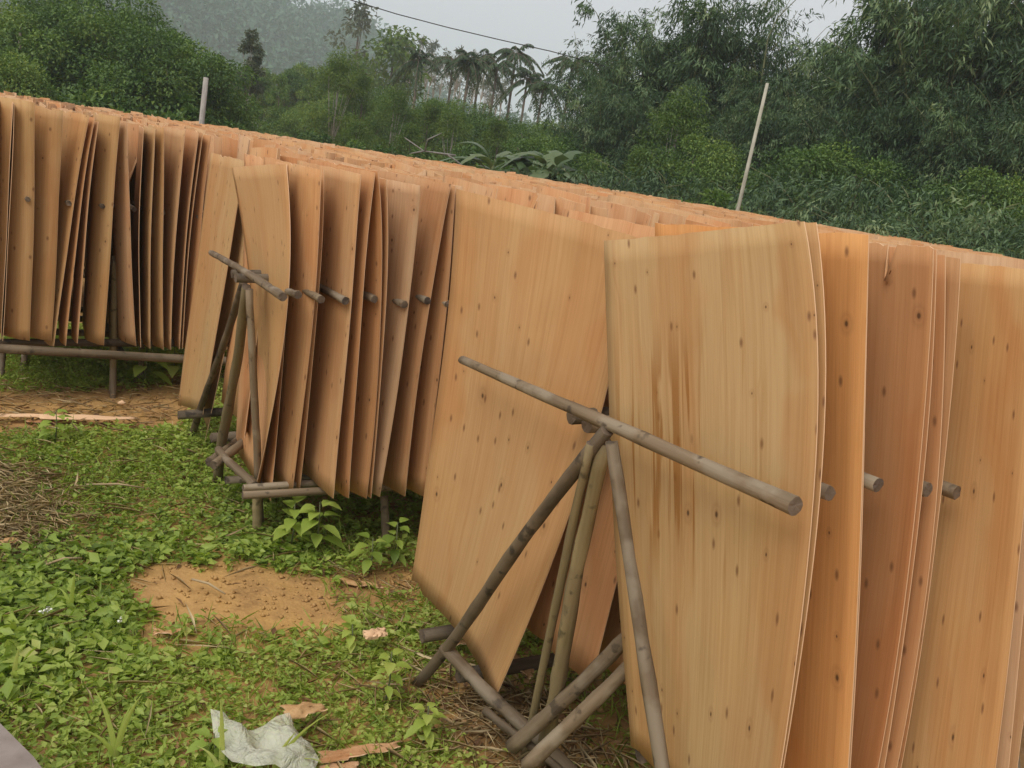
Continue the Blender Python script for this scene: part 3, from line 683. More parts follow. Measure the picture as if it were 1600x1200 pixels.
# cross pole right across the two front sheets
PL1 = at(722, 562, 2.68); PR1 = at(1243, 791, 1.66)
pole('cross_pole', PR1, PL1, 0.0235, 0.0175, M_POLE, e, 14, 0.004, 'thick front cross pole laid over both front sheets')
# ridge rails under the cross poles
ze = at(892, 651, 2.28)[2]
pole('top_rail', at(892, 651, 2.28), at(892, 651, 2.28) + U * 4.9 + Z * 0.02, 0.026, 0.024, M_DARKPOLE, e)
pole('top_rail', at(917, 664, 2.18), at(917, 664, 2.18) + U * 4.9 + Z * 0.02, 0.028, 0.025, M_POLE, e)
# low poles
a = at(659, 994, 2.80); pole('bottom_rail', a, a + U * 4.6, 0.032, 0.03, M_DARKPOLE, e)
a = at(716, 1056, 2.52); pole('bottom_rail', a, a + U * 4.6, 0.03, 0.03, M_DARKPOLE, e)
for wv in (0.26, 0.5): pole('bottom_rail', w3(c1, 0.16, wv, 0.30), w3(c1, 4.6, wv, 0.30), 0.03, 0.03, M_POLE, e)
pole('bottom_beam', atz(905, 1222, 0.04), f1(692, 1010), 0.030, 0.026, M_POLE, e)
def g1(x, y, t): return atplane(x, y, c1 + U[:2] * t, U)
pole('brace', g1(800, 1168, 0.03), g1(1012, 963, 0.21), 0.030, 0.026, M_POLE, e)
pole('brace', g1(822, 1198, -0.02), g1(1012, 1012, 0.19), 0.028, 0.024, M_POLE, e)
pole('brace', at(760, 1095, 2.35) - Z * 0.03, at(890, 1215, 2.2), 0.017, 0.015, M_DARKPOLE, e)
# second rack front
e = racks[2]; c2 = ROWC[2]
def f2(x, y): return atplane(x, y, c2 - U[:2] * 0.02, U)
apex = f2(383, 432)
pole('leg', atz(298, 688, -0.02), tocam(f2(382, 440), 0.02), 0.023, 0.021, M_DARKPOLE, e)
pole('leg', atz(340, 757, -0.02), tocam(f2(386, 448), 0.05), 0.031, 0.025, M_GREENPOLE, e)
pole('leg', atz(406, 832, -0.02), tocam(f2(389, 452), 0.05), 0.022, 0.020, M_POLE, e)
PL2 = at(330, 395, 4.40); PR2 = at(442, 464, 3.20)
pole('cross_pole', PR2, PL2, 0.021, 0.017, M_POLE, e, 12, 0.004, 'front cross pole laid over the end sheets of the second rack')
pole('top_rail', at(362, 428, 3.85), at(362, 428, 3.85) + U * 7.6, 0.024, 0.024, M_DARKPOLE, e)
pole('top_rail', at(368, 434, 3.72), at(368, 434, 3.72) + U * 7.6, 0.026, 0.024, M_DARKPOLE, e)
for (x, y, D) in ((278, 649, 4.62), (330, 684, 4.25)):
    a = at(x, y, D); pole('bottom_rail', a, a + U * 7.4, 0.03, 0.03, M_DARKPOLE, e)
a = atplane(380, 763, c2 + V[:2] * 0.36, V) - U * 0.0; pole('bottom_rail', a, a + U * 7.3 + Z * 0.05, 0.022, 0.022, M_POLE, e, bend=0.002)
a = atplane(379, 774, c2 + V[:2] * 0.44, V); pole('bottom_rail', a, a + U * 7.3 + Z * 0.05, 0.022, 0.022, M_POLE, e, bend=0.002)
a = at(352, 750, 3.95); pole('bottom_rail', a, a + U * 7.3, 0.022, 0.022, M_POLE, e, bend=0.002)
pole('bottom_beam', at(398, 760, 3.6), at(340, 702, 4.05), 0.025, 0.022, M_POLE, e)
pole('brace', at(327, 722, 4.0), at(420, 650, 4.5), 0.03, 0.026, M_DARKPOLE, e)
pole('brace', at(334, 727, 3.9), at(420, 662, 4.3), 0.028, 0.026, M_POLE, e)
a = at(604, 836, 3.70); pole('leg', a - Z * 0.04, at(600, 775, 3.78), 0.024, 0.024, M_POLE, e)
a = at(403, 812, 3.68); pole('leg', a - Z * 0.04, at(402, 765, 3.68), 0.026, 0.026, M_GREENPOLE, e)
# third rack long side
e = racks[3]; c3 = ROWC[3]
F3 = np.array([-2.40, 5.02])
a = atplane(-60, 541, F3, V); bq = atplane(295, 551, F3, V)
pole('bottom_rail', a, a + (bq - a) / np.linalg.norm(bq - a) * 11.5, 0.035, 0.03, M_DARKPOLE, e)
a = atplane(-60, 535, F3 - V[:2] * 0.15, V); pole('bottom_rail', a, a + U * 11.3, 0.03, 0.03, M_DARKPOLE, e)
for (x, yt, yb, inn) in ((177, 400, 613, 0.05), (221, 520, 596, 0.12), (2, 540, 592, 0.08), (36, 548, 585, 0.4)):
    bt = atz(x - 1, yb, 0); pole('leg', bt - Z * 0.04, at(x + 2, yt, math.hypot(bt[0], bt[1]) + inn), 0.026, 0.023, M_GREENPOLE if x == 177 else M_POLE, e)
# generic trestles and rails
for k in ROWC:
    e = racks[k]; c = ROWC[k]
    ts = np.arange(T0[k] + (1.6 if k < 3 else 0.1), T1[k], 1.7)
    for t in ts:
        for sgn in (-1, 1):
            pole('leg', w3(c, t, sgn * 0.55, -0.03), w3(c, t, sgn * 0.03, 1.07), 0.026, 0.024, M_POLE, e, 7)
        pole('bottom_beam', w3(c, t + 0.05, -0.6, 0.245), w3(c, t + 0.05, 0.6, 0.245), 0.026, 0.024, M_DARKPOLE, e, 7)
    if k >= 3:
        pole('top_rail', w3(c, T0[k] - 0.1, 0.0, 1.075), w3(c, T1[k], 0.0, 1.075), 0.026, 0.026, M_DARKPOLE, e, 7, 0.0005)
        for wv in ((-0.5, -0.2, 0.2) if k == 3 else (-0.5, -0.2, 0.2, 0.5)):
            pole('bottom_rail', w3(c, T0[k] - 0.1, wv, 0.30), w3(c, T1[k], wv, 0.30), 0.028, 0.028, M_DARKPOLE, e, 7, 0.0005)

# ------------------------------------------------------------------ veneer sheets
TK = 0.0024
def sheet_mesh(P, s_w, name='veneer_sheet', keep=None):
    """P (nh,ns,3) mid surface (h from bottom to top); closed thin solid with rim in slot 1"""
    nh, ns = P.shape[:2]
    du = np.gradient(P, axis=1); dv = np.gradient(P, axis=0); nn = unit(np.cross(du, dv))
    v = np.concatenate([(P + nn * TK / 2).reshape(-1, 3), (P - nn * TK / 2).reshape(-1, 3)]); o_ = nh * ns
    ii = np.arange(nh - 1)[:, None] * ns + np.arange(ns - 1)[None]
    q = np.stack([ii, ii + 1, ii + ns + 1, ii + ns], -1).reshape(-1, 4)
    faces = np.concatenate([q, q[:, ::-1] + o_])
    ring = np.concatenate([np.arange(ns - 1), np.arange(nh - 1) * ns + ns - 1, (nh - 1) * ns + np.arange(ns - 1, 0, -1), np.arange(nh - 1, 0, -1) * ns])
    nx_ = np.roll(ring, -1)
    rim = np.stack([nx_, ring, ring + o_, nx_ + o_], -1)
    mi = np.concatenate([np.zeros(len(faces)), np.ones(len(rim))])
    me = mesh_np(name, v, np.concatenate([faces, rim]), mi)
    me.polygons.foreach_set('use_smooth', mi == 0)
    S, Hh = np.meshgrid(np.linspace(0, s_w, ns), np.linspace(0, 1.27, nh)); uv = np.stack([S, Hh], -1).reshape(-1, 2)
    uvs(me, np.concatenate([uv, uv]))
    return me
def quad_curve(a, m_, b, h):                 # curve through a (h=0), m (h=.5), b (h=1)
    h = h[:, None]; a, m_, b = map(np.asarray, (a, m_, b)); q = 2 * m_ - 0.5 * (a + b)
    return (1 - h) ** 2 * a + 2 * h * (1 - h) * q + h ** 2 * b
def near_sheet(label, L, Rr, bow=(0.0, 0.0), mt=None, width=0.64, ns=18, nh=22, ripple=0.004, curl=0.0, cs=0.7, group='veneer sheets set out to dry', bottom=None, notch=()):
    if notch: ns, nh = 64, 30
    """L, Rr: (bottom, middle, top) points of the left and right long edges; bow=(bottom, top) bulge along the row"""
    h = np.linspace(0, 1, nh); s = np.linspace(0, 1, ns)
    Lc, Rc = quad_curve(*L, h), quad_curve(*Rr, h)
    P = Lc[:, None] * (1 - s)[None, :, None] + Rc[:, None] * s[None, :, None]
    bw = (bow[0] * (1 - h) + bow[1] * h)[:, None] * (4 * s * (1 - s))[None]
    cv = (np.clip((s - cs) / (1 - cs), 0, 1) ** 1.6)[None] * curl
    # keep right edge where it was given: the body sits back by the curl
    bw = bw + cv - curl if curl else bw
    ph = rng.uniform(0, 6, 3)
    bw = bw + ripple * np.sin(s[None] * 7 + h[:, None] * 3 + ph[0]) * np.sin(h[:, None] * 5 + ph[1])
    P = P + bw[..., None] * U
    P[-1, :, 2] += rng.normal(size=ns) * 0.0012; P[0, :, 2] += rng.normal(size=ns) * 0.0018
    if rng.random() < 0.6: P[0, int(rng.integers(1, ns - 1)), 2] += rng.uniform(0.006, 0.02)
    if rng.random() < 0.5: P[-1, int(rng.integers(1, ns - 1)), 2] -= rng.uniform(0.004, 0.014)
    for s0, dep in notch:                    # split running down from the top margin
        j_ = int(s0 * (ns - 1)); zb_ = P[-1, j_, 2] - dep; P[:, j_, 2] = np.minimum(P[:, j_, 2], zb_ - np.linspace(0.02, 0, nh))
    if bottom is not None:                   # irregular bottom margin
        P[0, :, 2] += np.interp(s, bottom[0], bottom[1]); P[1, :, 2] += np.interp(s, bottom[0], bottom[1]) * 0.4
    c = P.mean(axis=(0, 1)); c[2] = P[..., 2].min()
    me = sheet_mesh(P - c, width)
    ob = link('veneer_sheet', me, [mt or M_VEN, M_EDGE], None, c)
    return tag(ob, label, 'veneer sheet', group)
mid = lambda a, b, t=0.5: np.asarray(a) * (1 - t) + np.asarray(b) * t

# --- nearest rack, two front sheets
bl_, br_ = atz(645, 908, 0.33), atz(770, 1098, 0.33)
tl_, tr_ = at(715, 295, 2.73), at(1000, 372, 2.36)
def T1_(x, y, t): return atplane(x, y, c1 + U[:2] * t, U)
def T2_(x, y, t): return atplane(x, y, c2 + U[:2] * t, U)
near_sheet('broad tan sheet with dark knots facing the camera, left of the nearest splayed legs',
    (T1_(643, 906, 0.05), T1_(688, 600, 0.045), T1_(715, 295, 0.06)), (T1_(770, 1098, 0.07), T1_(902, 770, 0.10), T1_(1000, 372, 0.17)), (0.035, 0.02), M_PALE, ripple=0.006, bottom=([0, 0.12, 0.5, 0.8, 1], [0, -0.01, 0.01, 0.012, -0.005]))
bl_, tl_ = atz(984, 1165, 0.33), at(944, 377, 2.12)
tr_ = at(1257, 345, 1.68)
br_ = at(1180, 1395, 1.52)
rm_ = at(1266, 800, 1.64)
near_sheet('big pale sheet with brown stain streaks, in front at the right of the splayed legs',
    (T1_(984, 1165, 0.13), T1_(957, 770, 0.07), T1_(944, 377, 0.05)), (T1_(1185, 1385, 0.06), T1_(1268, 800, 0.035), T1_(1257, 345, 0.04)), (0.02, 0.01), M_STAIN, ripple=0.005)
near_sheet('sheet right behind the big stained one, only its right edge showing',
    (T1_(990, 1140, 0.19), T1_(970, 770, 0.13), T1_(960, 377, 0.12)), (T1_(1190, 1385, 0.085), T1_(1279, 800, 0.065), T1_(1277, 347, 0.09)), (0.03, 0.0), M_PALE)
# --- nearest rack, right side
FR = np.array([0.585, 1.61]) + V[:2] * 0.02
def fl1(x, y): return atplane(x, y, FR, V)
def flank(label, f, pts, body=-0.03, wdt=0.62, mt=None, bow=(0.0, 0.0), curl=0.0, cs=0.7, bz=0.33, lean=0.3, **kw):
    b_, m_, t_ = [f(*p) for p in pts]
    if bz is not None and b_[2] > bz + 0.05:           # photo cuts it off: run it on down to its rail
        d = b_ - m_; b_ = b_ + d * ((b_[2] - bz) / max(1e-3, -d[2])); m_ = mid(m_, f(*pts[0]), 0.35)
    mm = (b_ + t_) / 2
    def left(p): 
        q = p - V * wdt + U * body
        along = (q - mm) @ U - body
        return q - U * along * (1 - lean)
    return near_sheet(label, (left(b_), left(m_), left(t_)), (b_, m_, t_), bow, mt, wdt, curl=curl, cs=cs, **kw)
def flank_t(label, f, pts, wdt=0.63, dl=0.0, tilt=0.0, mt=None, bz=0.33, **kw):
    b_, m_, t_ = [f(*p) for p in pts]
    if bz is not None and b_[2] > bz + 0.04:           # the photo cuts it off: run it on down to its rail
        d = b_ - m_; b0 = b_; b_ = b_ + d * ((b_[2] - bz) / max(1e-3, -d[2])); m_ = mid(m_, b0, 0.3)
    lf = lambda p, q: p - V * wdt + U * (dl + q) - Z * tilt
    return near_sheet(label, (lf(b_, 0.02), lf(m_, 0), lf(t_, 0)), (b_, m_, t_), kw.pop('bow', (0.0, 0.0)), mt, wdt, **kw)
flank_t('orange sheet second from the front on the right side of the nearest rack', T1_, [(1325, 1200, .27), (1352, 700, .22), (1357, 367, .17)], tilt=0.06, mt=M_ORANGE)
flank_t('sheet close behind the second one on the right side of the nearest rack', T1_, [(1327, 1200, .285), (1354, 700, .232), (1358, 371, .19)], tilt=0.06)
flank_t('reddish sheet with a split at its top edge, right side of the nearest rack', T1_, [(1368, 1200, .42), (1449, 700, .37), (1457, 387, .30)], tilt=0.05, mt=M_RED, notch=((0.86, 0.075),))
flank_t('sheet pressed against the split reddish one, its edge curving down beside it', T1_, [(1378, 1200, .45), (1454, 700, .385), (1463, 392, .33)], tilt=0.05)
flank_t('narrow visible sheet curving inwards at the foot, third from the right edge', T1_, [(1398, 1200, .50), (1482, 700, .47), (1478, 400, .42)], tilt=0.05)
flank_t('thin visible sheet leaning on the broad one at the right picture edge', T1_, [(1405, 1200, .53), (1488, 700, .49), (1501, 402, .46)], tilt=0.05)
near_sheet('broad orange sheet with yellow stains at the right picture edge',
    (T1_(1360, 1235, .60) - V * 0.1, T1_(1425, 800, .60) - V * 0.1, T1_(1484, 416, .58) - V * 0.1), (T1_(1538, 1330, .63), T1_(1598, 830, .62), T1_(1628, 421, .60)), (0.0, 0.0), M_GOLD)
flank_t('sheet with its top just above the broad one at the right picture edge', T1_, [(1575, 1200, .70), (1612, 830, .68), (1640, 411, .66)], tilt=0.03)
flank_t('orange sheet glimpsed at the lower right corner', T1_, [(1590, 1200, .86), (1640, 800, .84), (1690, 440, .82)], tilt=0.03)
for (x, y, t_) in ((1297, 771, 0.135), (1372, 758, 0.29), (1450, 766, 0.425), (1495, 770, 0.545), (1640, 790, 0.75)):
    pr = T1_(x, y, t_); pl = pr - V * (0.55 if x < 1300 else 1.2) - Z * 0.05
    pole('cross_pole', pr, pl, 0.021, 0.018, M_POLE, racks[1], 12, 0.003)
# inner sheets seen between the legs of the nearest rack
def inner(label, c, t, w0, w1, lb, lt, zb=0.33, mt=None, tw=0.0, curl=0.0, bow=(0, 0)):
    A0, B0 = w3(c, t + lb, w0, zb), w3(c, t + lb + tw, w1, zb); A1, B1 = w3(c, t + lt, w0, zb + 1.26), w3(c, t + lt - tw, w1, zb + 1.26)
    return near_sheet(label, (A0, mid(A0, A1) , A1), (B0, mid(B0, B1), B1), bow, mt, 0.64, 12, 14, curl=curl)
inner('dark reddish sheet behind the left front sheet, its lower corner hanging between the legs', c1, 0.21, -0.64, 0.0, -0.03, 0.06)
inner('shadowed sheet seen between the thick green leg and the stained front sheet', c1, 0.33, -0.64, 0.02, -0.02, 0.05, 0.31)
inner('next shadowed sheet further inside the nearest rack', c1, 0.45, -0.63, 0.03, 0.03, 0.0, 0.32)

# --- second rack
F2P = np.array([-0.87, 3.22])
def fl2(x, y): return atplane(x, y, F2P, V)
near_sheet('tall pale yellow sheet at the left end of the second rack',
    (T2_(279, 633, 0.05), T2_(304, 440, 0.05), T2_(330, 238, 0.08)), (T2_(318, 648, 0.07), T2_(352, 440, 0.09), T2_(384, 252, 0.12)), (0.02, 0.0), M_PALE)
near_sheet('narrow looking sheet with its foot hanging between the legs of the second rack',
    (T2_(306, 636, 0.11), T2_(340, 450, 0.13), T2_(372, 256, 0.17)), (T2_(320, 690, 0.10), T2_(369, 470, 0.13), T2_(420, 265, 0.16)), (0.03, 0.0), M_PALE)
near_sheet('greyish tan end sheet facing the camera on the second rack, curling at its foot',
    (T2_(408, 728, 0.16), T2_(396, 500, 0.09), T2_(363, 262, 0.07)), (T2_(394, 779, 0.05), T2_(444, 515, 0.04), T2_(448, 256, 0.05)), (0.02, -0.01), M_STAIN if False else M_PALE)
lab2 = [
 ('brown shaded sheet third along the right side of the second rack', [(522, 779), (546, 500), (564, 272)], -0.05),
 ('sheet with a straight bright edge left of the dark gap of the second rack', [(545, 779), (564, 500), (587, 270)], -0.05),
 ('thin edged sheet just right of the dark gap of the second rack', [(573, 779), (596, 500), (590, 268)], -0.03),
 ('twin thin edged sheet next right of the dark gap of the second rack', [(579, 779), (602, 500), (605, 280)], -0.03),
 ('sheet with a slanting edge, third from the right on the second rack', [(594, 776), (636, 500), (655, 290)], -0.06),
 ('wide orange faced sheet, second from the right on the second rack', [(632, 776), (667, 500), (706, 288)], -0.06),
 ('last visible sheet of the second rack, partly behind the broad knotted sheet', [(664, 776), (696, 500), (712, 290)], -0.05),
 ('shadowed sheet in the gap left of the broad knotted sheet', [(690, 790), (712, 500), (722, 292)], -0.04)]
flank_t('sheet with a rolled foot right behind the end sheet of the second rack', T2_, [(422, 782, .10), (445, 520, .095), (450, 257, .10)], bz=None)
flank_t('sheet second along the right side of the second rack, orange in shade', T2_, [(456, 773, .17), (488, 500, .14), (503, 266, .13)], bz=None, curl=0.03)
flank_t('sheet lying close to the second one along the right side of the second rack', T2_, [(466, 774, .20), (494, 500, .165), (506, 266, .16)], bz=None, curl=0.03)
for lb, pts, body in lab2: flank(lb, fl2, pts, body, bz=None, curl=rng.uniform(0.0, 0.05))
for (x, y) in ((466, 461), (502, 468), (540, 470), (585, 468), (632, 476), (668, 470), (700, 475)):
    pr = fl2(x, y) + V * 0.0; pl = pr - V * (0.12 if x < 480 else 0.45 if x < 520 else 1.2) - Z * 0.01
    pole('cross_pole', pr, pl, 0.02, 0.017, M_POLE, racks[2], 10, 0.003)
inner('dark brown sheet in the gap behind the green leg of the second rack', c2, 0.26, -0.64, -0.02, 0.0, 0.03)
# --- third rack, long side
def fl3(x, y): return atplane(x, y, F3, V)
lab3 = [
 ('sheet cut off by the left picture edge on the third rack', [(2, 530), (10, 350), (20, 160)], 0.02, 0.0),
 ('thin edged sheet at the far left, beside the dark slit', [(3, 532), (14, 350), (22, 162)], 0.02, 0.0),
 ('wide outward curled sheet, leftmost of the two bright ones on the third rack', [(47, 532), (52, 350), (54, 160)], 0.06, 0.17),
 ('wide outward curled sheet, right one of the two bright ones on the third rack', [(80, 533), (90, 350), (98, 172)], 0.06, 0.17),
 ('slanting sheet with a pointed foot right of the two bright curled ones', [(84, 542), (112, 340), (140, 180)], -0.02, 0.05),
 ('thin slanting sheet edge near the middle of the left rack', [(121, 537), (136, 340), (153, 190)], 0.04, 0.03),
 ('curled sheet left of the grey leg under the third rack', [(163, 540), (175, 350), (187, 183)], 0.05, 0.10),
 ('sheet leaning the other way, its foot swung right on the third rack', [(212, 541), (203, 350), (199, 190)], 0.05, 0.07),
 ('thin edged sheet next to the one leaning the other way on the third rack', [(220, 543), (218, 350), (224, 200)], 0.05, 0.0),
 ('narrow bright curled sheet above the right leg of the third rack', [(255, 546), (255, 350), (258, 200)], 0.04, 0.05),
 ('slanting sheet edge near the right end of the left rack', [(281, 546), (292, 370), (310, 205)], -0.03, 0.0),
 ('twin slanting sheet edge near the right end of the left rack', [(285, 546), (298, 370), (317, 208)], -0.03, 0.0),
 ('bright sheet beside the pale yellow end sheet of the second rack', [(298, 548), (312, 370), (330, 212)], -0.03, 0.04)]
lab3 += [
 ('thin sheet squeezed against the slanting one with a pointed foot', [(104, 540), (124, 345), (148, 184)], 0.02, 0.04),
 ('narrow sheet between the thin edge and the bright curled one on the third rack', [(234, 545), (236, 350), (242, 201)], 0.05, 0.03),
 ('slanting narrow sheet near the right leg of the third rack', [(266, 547), (275, 360), (290, 204)], 0.02, 0.03)]
for lb, pts, body, cu in lab3: flank(lb, fl3, pts, body, bz=None, curl=cu, cs=0.72, lean=0.1, mt=M_PALE if 'curled' in lb else M_VEN)
for (x, y) in ((24, 300), (62, 306), (92, 311), (125, 316), (160, 322), (185, 326), (235, 335), (282, 346), (303, 350)):
    pr = fl3(x, y) - V * 0.16; pole('cross_pole', pr, pr - V * 1.05, 0.018, 0.016, M_DARKPOLE, racks[3], 9, 0.003)

# --- all other sheets: copies of a set of warped sheets
def variant():
    ns, nh = 8, 7
    s = np.linspace(0, 1, ns)[None]; h = np.linspace(0, 1, nh)[:, None]
    b0, b1 = rng.normal() * 0.035, rng.normal() * 0.035
    tl, tr = -b0 * 0.6 + rng.normal() * 0.05, -b1 * 0.6 + rng.normal() * 0.05
    hp = h - 0.62
    y = np.where(hp < 0, (-hp / 0.62) * (b0 * (1 - s) + b1 * s), (hp / 0.38) ** 1.5 * 0 + np.maximum(hp, 0) / 0.38 * (tl * (1 - s) + tr * s))
    y = y + rng.normal() * 0.03 * 4 * s * (1 - s) * (0.3 + h) + np.clip((s - 0.7) / 0.3, 0, 1) ** 1.6 * rng.normal() * 0.06 + np.clip((0.3 - s) / 0.3, 0, 1) ** 1.6 * rng.normal() * 0.05
    y = y + 0.012 * np.sin(s * 8 + rng.uniform(0, 6)) * h
    x = (s - 0.5) * 0.63 + 0 * h; z = h * 1.26 + 0.006 * np.sin(s * 5 + rng.uniform(0, 6))
    return np.stack([x, y, z], -1)
VP = [variant() for _ in range(16)]
VM = []
for p in VP:
    me = sheet_mesh(p, 0.63, 'warped_sheet'); me.materials.append(M_VEN); me.materials.append(M_EDGE); VM.append(me)
def in_view(p, lim=32.5): return abs(math.degrees(math.atan2(p[0], p[1]))) < lim and p[1] > 0.5
cands = []
for k in ROWC:
    c = ROWC[k]; t = T0[k] + 0.05
    while t < T1[k]:
        dens = 2
        for sd_ in (-1, 1):
            for q in range(dens):
                tt = t + 0.035 + q * rng.uniform(0.03, 0.075)
                if k == 1 and sd_ == 1 and tt < 1.15: continue
                if k == 1 and sd_ == -1 and tt < 0.55: continue
                if k == 2 and sd_ == 1 and tt < 0.72: continue
                if k == 2 and sd_ == -1 and tt < 0.10: continue
                p3 = w3(c, tt, sd_ * 0.33 + rng.normal() * 0.015, 0.322 + abs(rng.normal()) * 0.012 + (0.02 if rng.random() < 0.12 else 0))
                if k == 3 and sd_ == 1:
                    f_ = (p3 - np.array([*c, 0])) @ U
                    if -0.55 < f_ < 0.75: continue
                if not in_view(p3): continue
                cands.append((k, sd_, p3, int(rng.integers(16)), bool(rng.random() < 0.5), rng.normal() * 0.06, rng.normal() * (0.012 if k < 3 else 0.028)))
        t += rng.uniform(0.15, 0.21)
        if t < T1[k] and not (k == 1 and t < 1.1) and not (k == 2 and t < 0.75) :
            if in_view(w3(c, t, 0, 1)) or k < 3:
                if k <= 3: pole('cross_pole', w3(c, t, 0.6 + rng.normal() * 0.03, 1.12), w3(c, t, -0.6, 1.12), 0.02, 0.018, M_POLE, racks[k], 6, 0.002)
cands.sort(key=lambda r: np.hypot(r[2][0], r[2][1]))
n_named = sum(1 for o_ in bpy.data.objects if o_.name.startswith('veneer_sheet'))
single = cands[:300 - n_named]; rest = cands[300 - n_named:]
ORD = {1: 'nearest', 2: 'second', 3: 'third', 4: 'fourth', 5: 'fifth', 6: 'sixth', 7: 'last'}
for k, sd_, p3, vi, fl, rz, ry in single:
    ob = bpy.data.objects.new('veneer_sheet', VM[vi]); COL.objects.link(ob); ob.location = p3
    ob.rotation_euler = (0, ry, TH - math.pi / 2 + rz + (math.pi if fl else 0))
    side = 'right' if sd_ == 1 else 'left'
    tag(ob, f'tan sheet packed in the {ORD[k]} rack, {side} side, mostly only its top edge showing', 'veneer sheet', f'packed sheets on the {side} side of the {ORD[k]} rack')
# far remainder as one mass
VV, FF, MI, UVv, RN = [], [], [], [], []; off = 0
base = []
for me in VM:
    v = np.empty(len(me.vertices) * 3, np.float32); me.vertices.foreach_get('co', v)
    l = np.empty(len(me.loops), np.int32); me.loops.foreach_get('vertex_index', l)
    mi = np.empty(len(me.polygons), np.int32); me.polygons.foreach_get('material_index', mi)
    uvl = np.empty(len(me.loops) * 2, np.float32); me.uv_layers[0].data.foreach_get('uv', uvl)
    uvv = np.zeros((len(me.vertices), 2), np.float32); uvv[l] = uvl.reshape(-1, 2)
    base.append((v.reshape(-1, 3), l.reshape(-1, 4), mi, uvv))
for k, sd_, p3, vi, fl, rz, ry in rest:
    v, l, mi, uvv = base[vi]; a = TH - math.pi / 2 + rz + (math.pi if fl else 0); ca, sa = math.cos(a), math.sin(a)
    x = v[:, 0] + v[:, 2] * ry; 
    VV.append(np.stack([x * ca - v[:, 1] * sa + p3[0], x * sa + v[:, 1] * ca + p3[1], v[:, 2] - v[:, 0] * ry + p3[2]], -1)); FF.append(l + off); MI.append(mi); UVv.append(uvv); RN.append(np.full(len(v), rng.random())); off += len(v)
me = mesh_np('far_veneer_sheets', np.concatenate(VV), np.concatenate(FF), np.concatenate(MI)); uvs(me, np.concatenate(UVv)); fattr(me, 'rnd', np.concatenate(RN))
tag(link('far_veneer_sheets', me, [M_VENF, M_EDGE]), 'closely packed tan veneer sheets on the far racks, a jagged line of top edges', 'veneer sheets', kind='stuff')

# ------------------------------------------------------------------ ground cover
def visible_pts(nmax, x0, x1, y0, y1):
    return np.stack([rng.uniform(x0, x1, nmax), rng.uniform(y0, y1, nmax)], -1)
def sm_noise(p, s, seed):
    a = seed * 1.7
    return (np.sin(p[:, 0] * s + a + 1.7 * np.sin(p[:, 1] * s * 0.7 + a)) + np.sin(p[:, 1] * s * 1.13 + 2 * a + 1.3 * np.sin(p[:, 0] * s * 0.9 - a))) * 0.25 + 0.5
def bare(p, j=0.06):
    q = p + rng.normal(size=p.shape) * j * 0.6
    return inside(q, P_MUD) | inside(q, P_S2) | inside(q, P_AISLE) | inside(q, P_B1)
ctr = visible_pts(36000, -4.2, 1.3, 1.3, 6.6)
azp = np.degrees(np.arctan2(ctr[:, 0], ctr[:, 1])); dist = np.hypot(ctr[:, 0], ctr[:, 1])
ok = (np.abs(azp) < 37) & (dist > 1.3)
ok &= ~bare(ctr)
ok &= ~(inside(ctr + rng.normal(size=ctr.shape) * 0.08, P_STRAW) & (rng.random(len(ctr)) < 0.85))
ok &= (sm_noise(ctr, 4.0, 1) > 0.20) | (rng.random(len(ctr)) < 0.3)
ok &= ~((np.abs((ctr - c1) @ V[:2]) < 0.7) & ((ctr - c1) @ U[:2] > 0.15) & (rng.random(len(ctr)) < 0.75))
ok &= ~((np.abs((ctr - c2) @ V[:2]) < 0.5) & ((ctr - c2) @ U[:2] > 0.3) & (rng.random(len(ctr)) < 0.6))
ctr = ctr[ok]
k = len(ctr); nl = rng.integers(5, 11, k); idx = np.repeat(np.arange(k), nl); nL = len(idx)
lush = sm_noise(ctr, 2.1, 3)
ph = (0.025 + 0.075 * lush * rng.random(k)) * 1.0
aa = rng.uniform(0, 2 * math.pi, nL); hh = rng.random(nL)
dirv = np.stack([np.cos(aa), np.sin(aa), 0.08 + 0.25 * (hh - 0.3) + rng.normal(size=nL) * 0.2], -1)
base_ = np.stack([ctr[idx, 0], ctr[idx, 1], gh(ctr[idx, 0], ctr[idx, 1]) + ph[idx] * hh], -1) + np.stack([np.cos(aa), np.sin(aa), 0 * aa], -1) * 0.008
big_ = 1 + 0.9 * (sm_noise(ctr, 2.6, 11) > 0.55) * (np.hypot(ctr[:, 0], ctr[:, 1]) < 3.6) * (ctr[:, 0] < -0.2) * rng.random(k)
Ll = ((0.015 + 0.020 * rng.random(k) * (0.4 + lush)) * big_)[idx] * rng.uniform(0.7, 1.25, nL)
tone = np.clip(0.30 + 0.45 * (sm_noise(ctr, 1.4, 5))[idx] + rng.normal(size=nL) * 0.13 - 0.2 * (1 - hh) * 0 + (rng.normal(size=k) * 0.12)[idx], 0, 1)
tag(link('ground_weeds', leaf_mesh('ground_weeds', [leaves(base_, dirv, Ll, Ll * rng.uniform(0.45, 0.65, nL), tone, 0.18)]), M_WEED), 'low leafy green weeds covering the damp ground', 'weeds', kind='stuff')
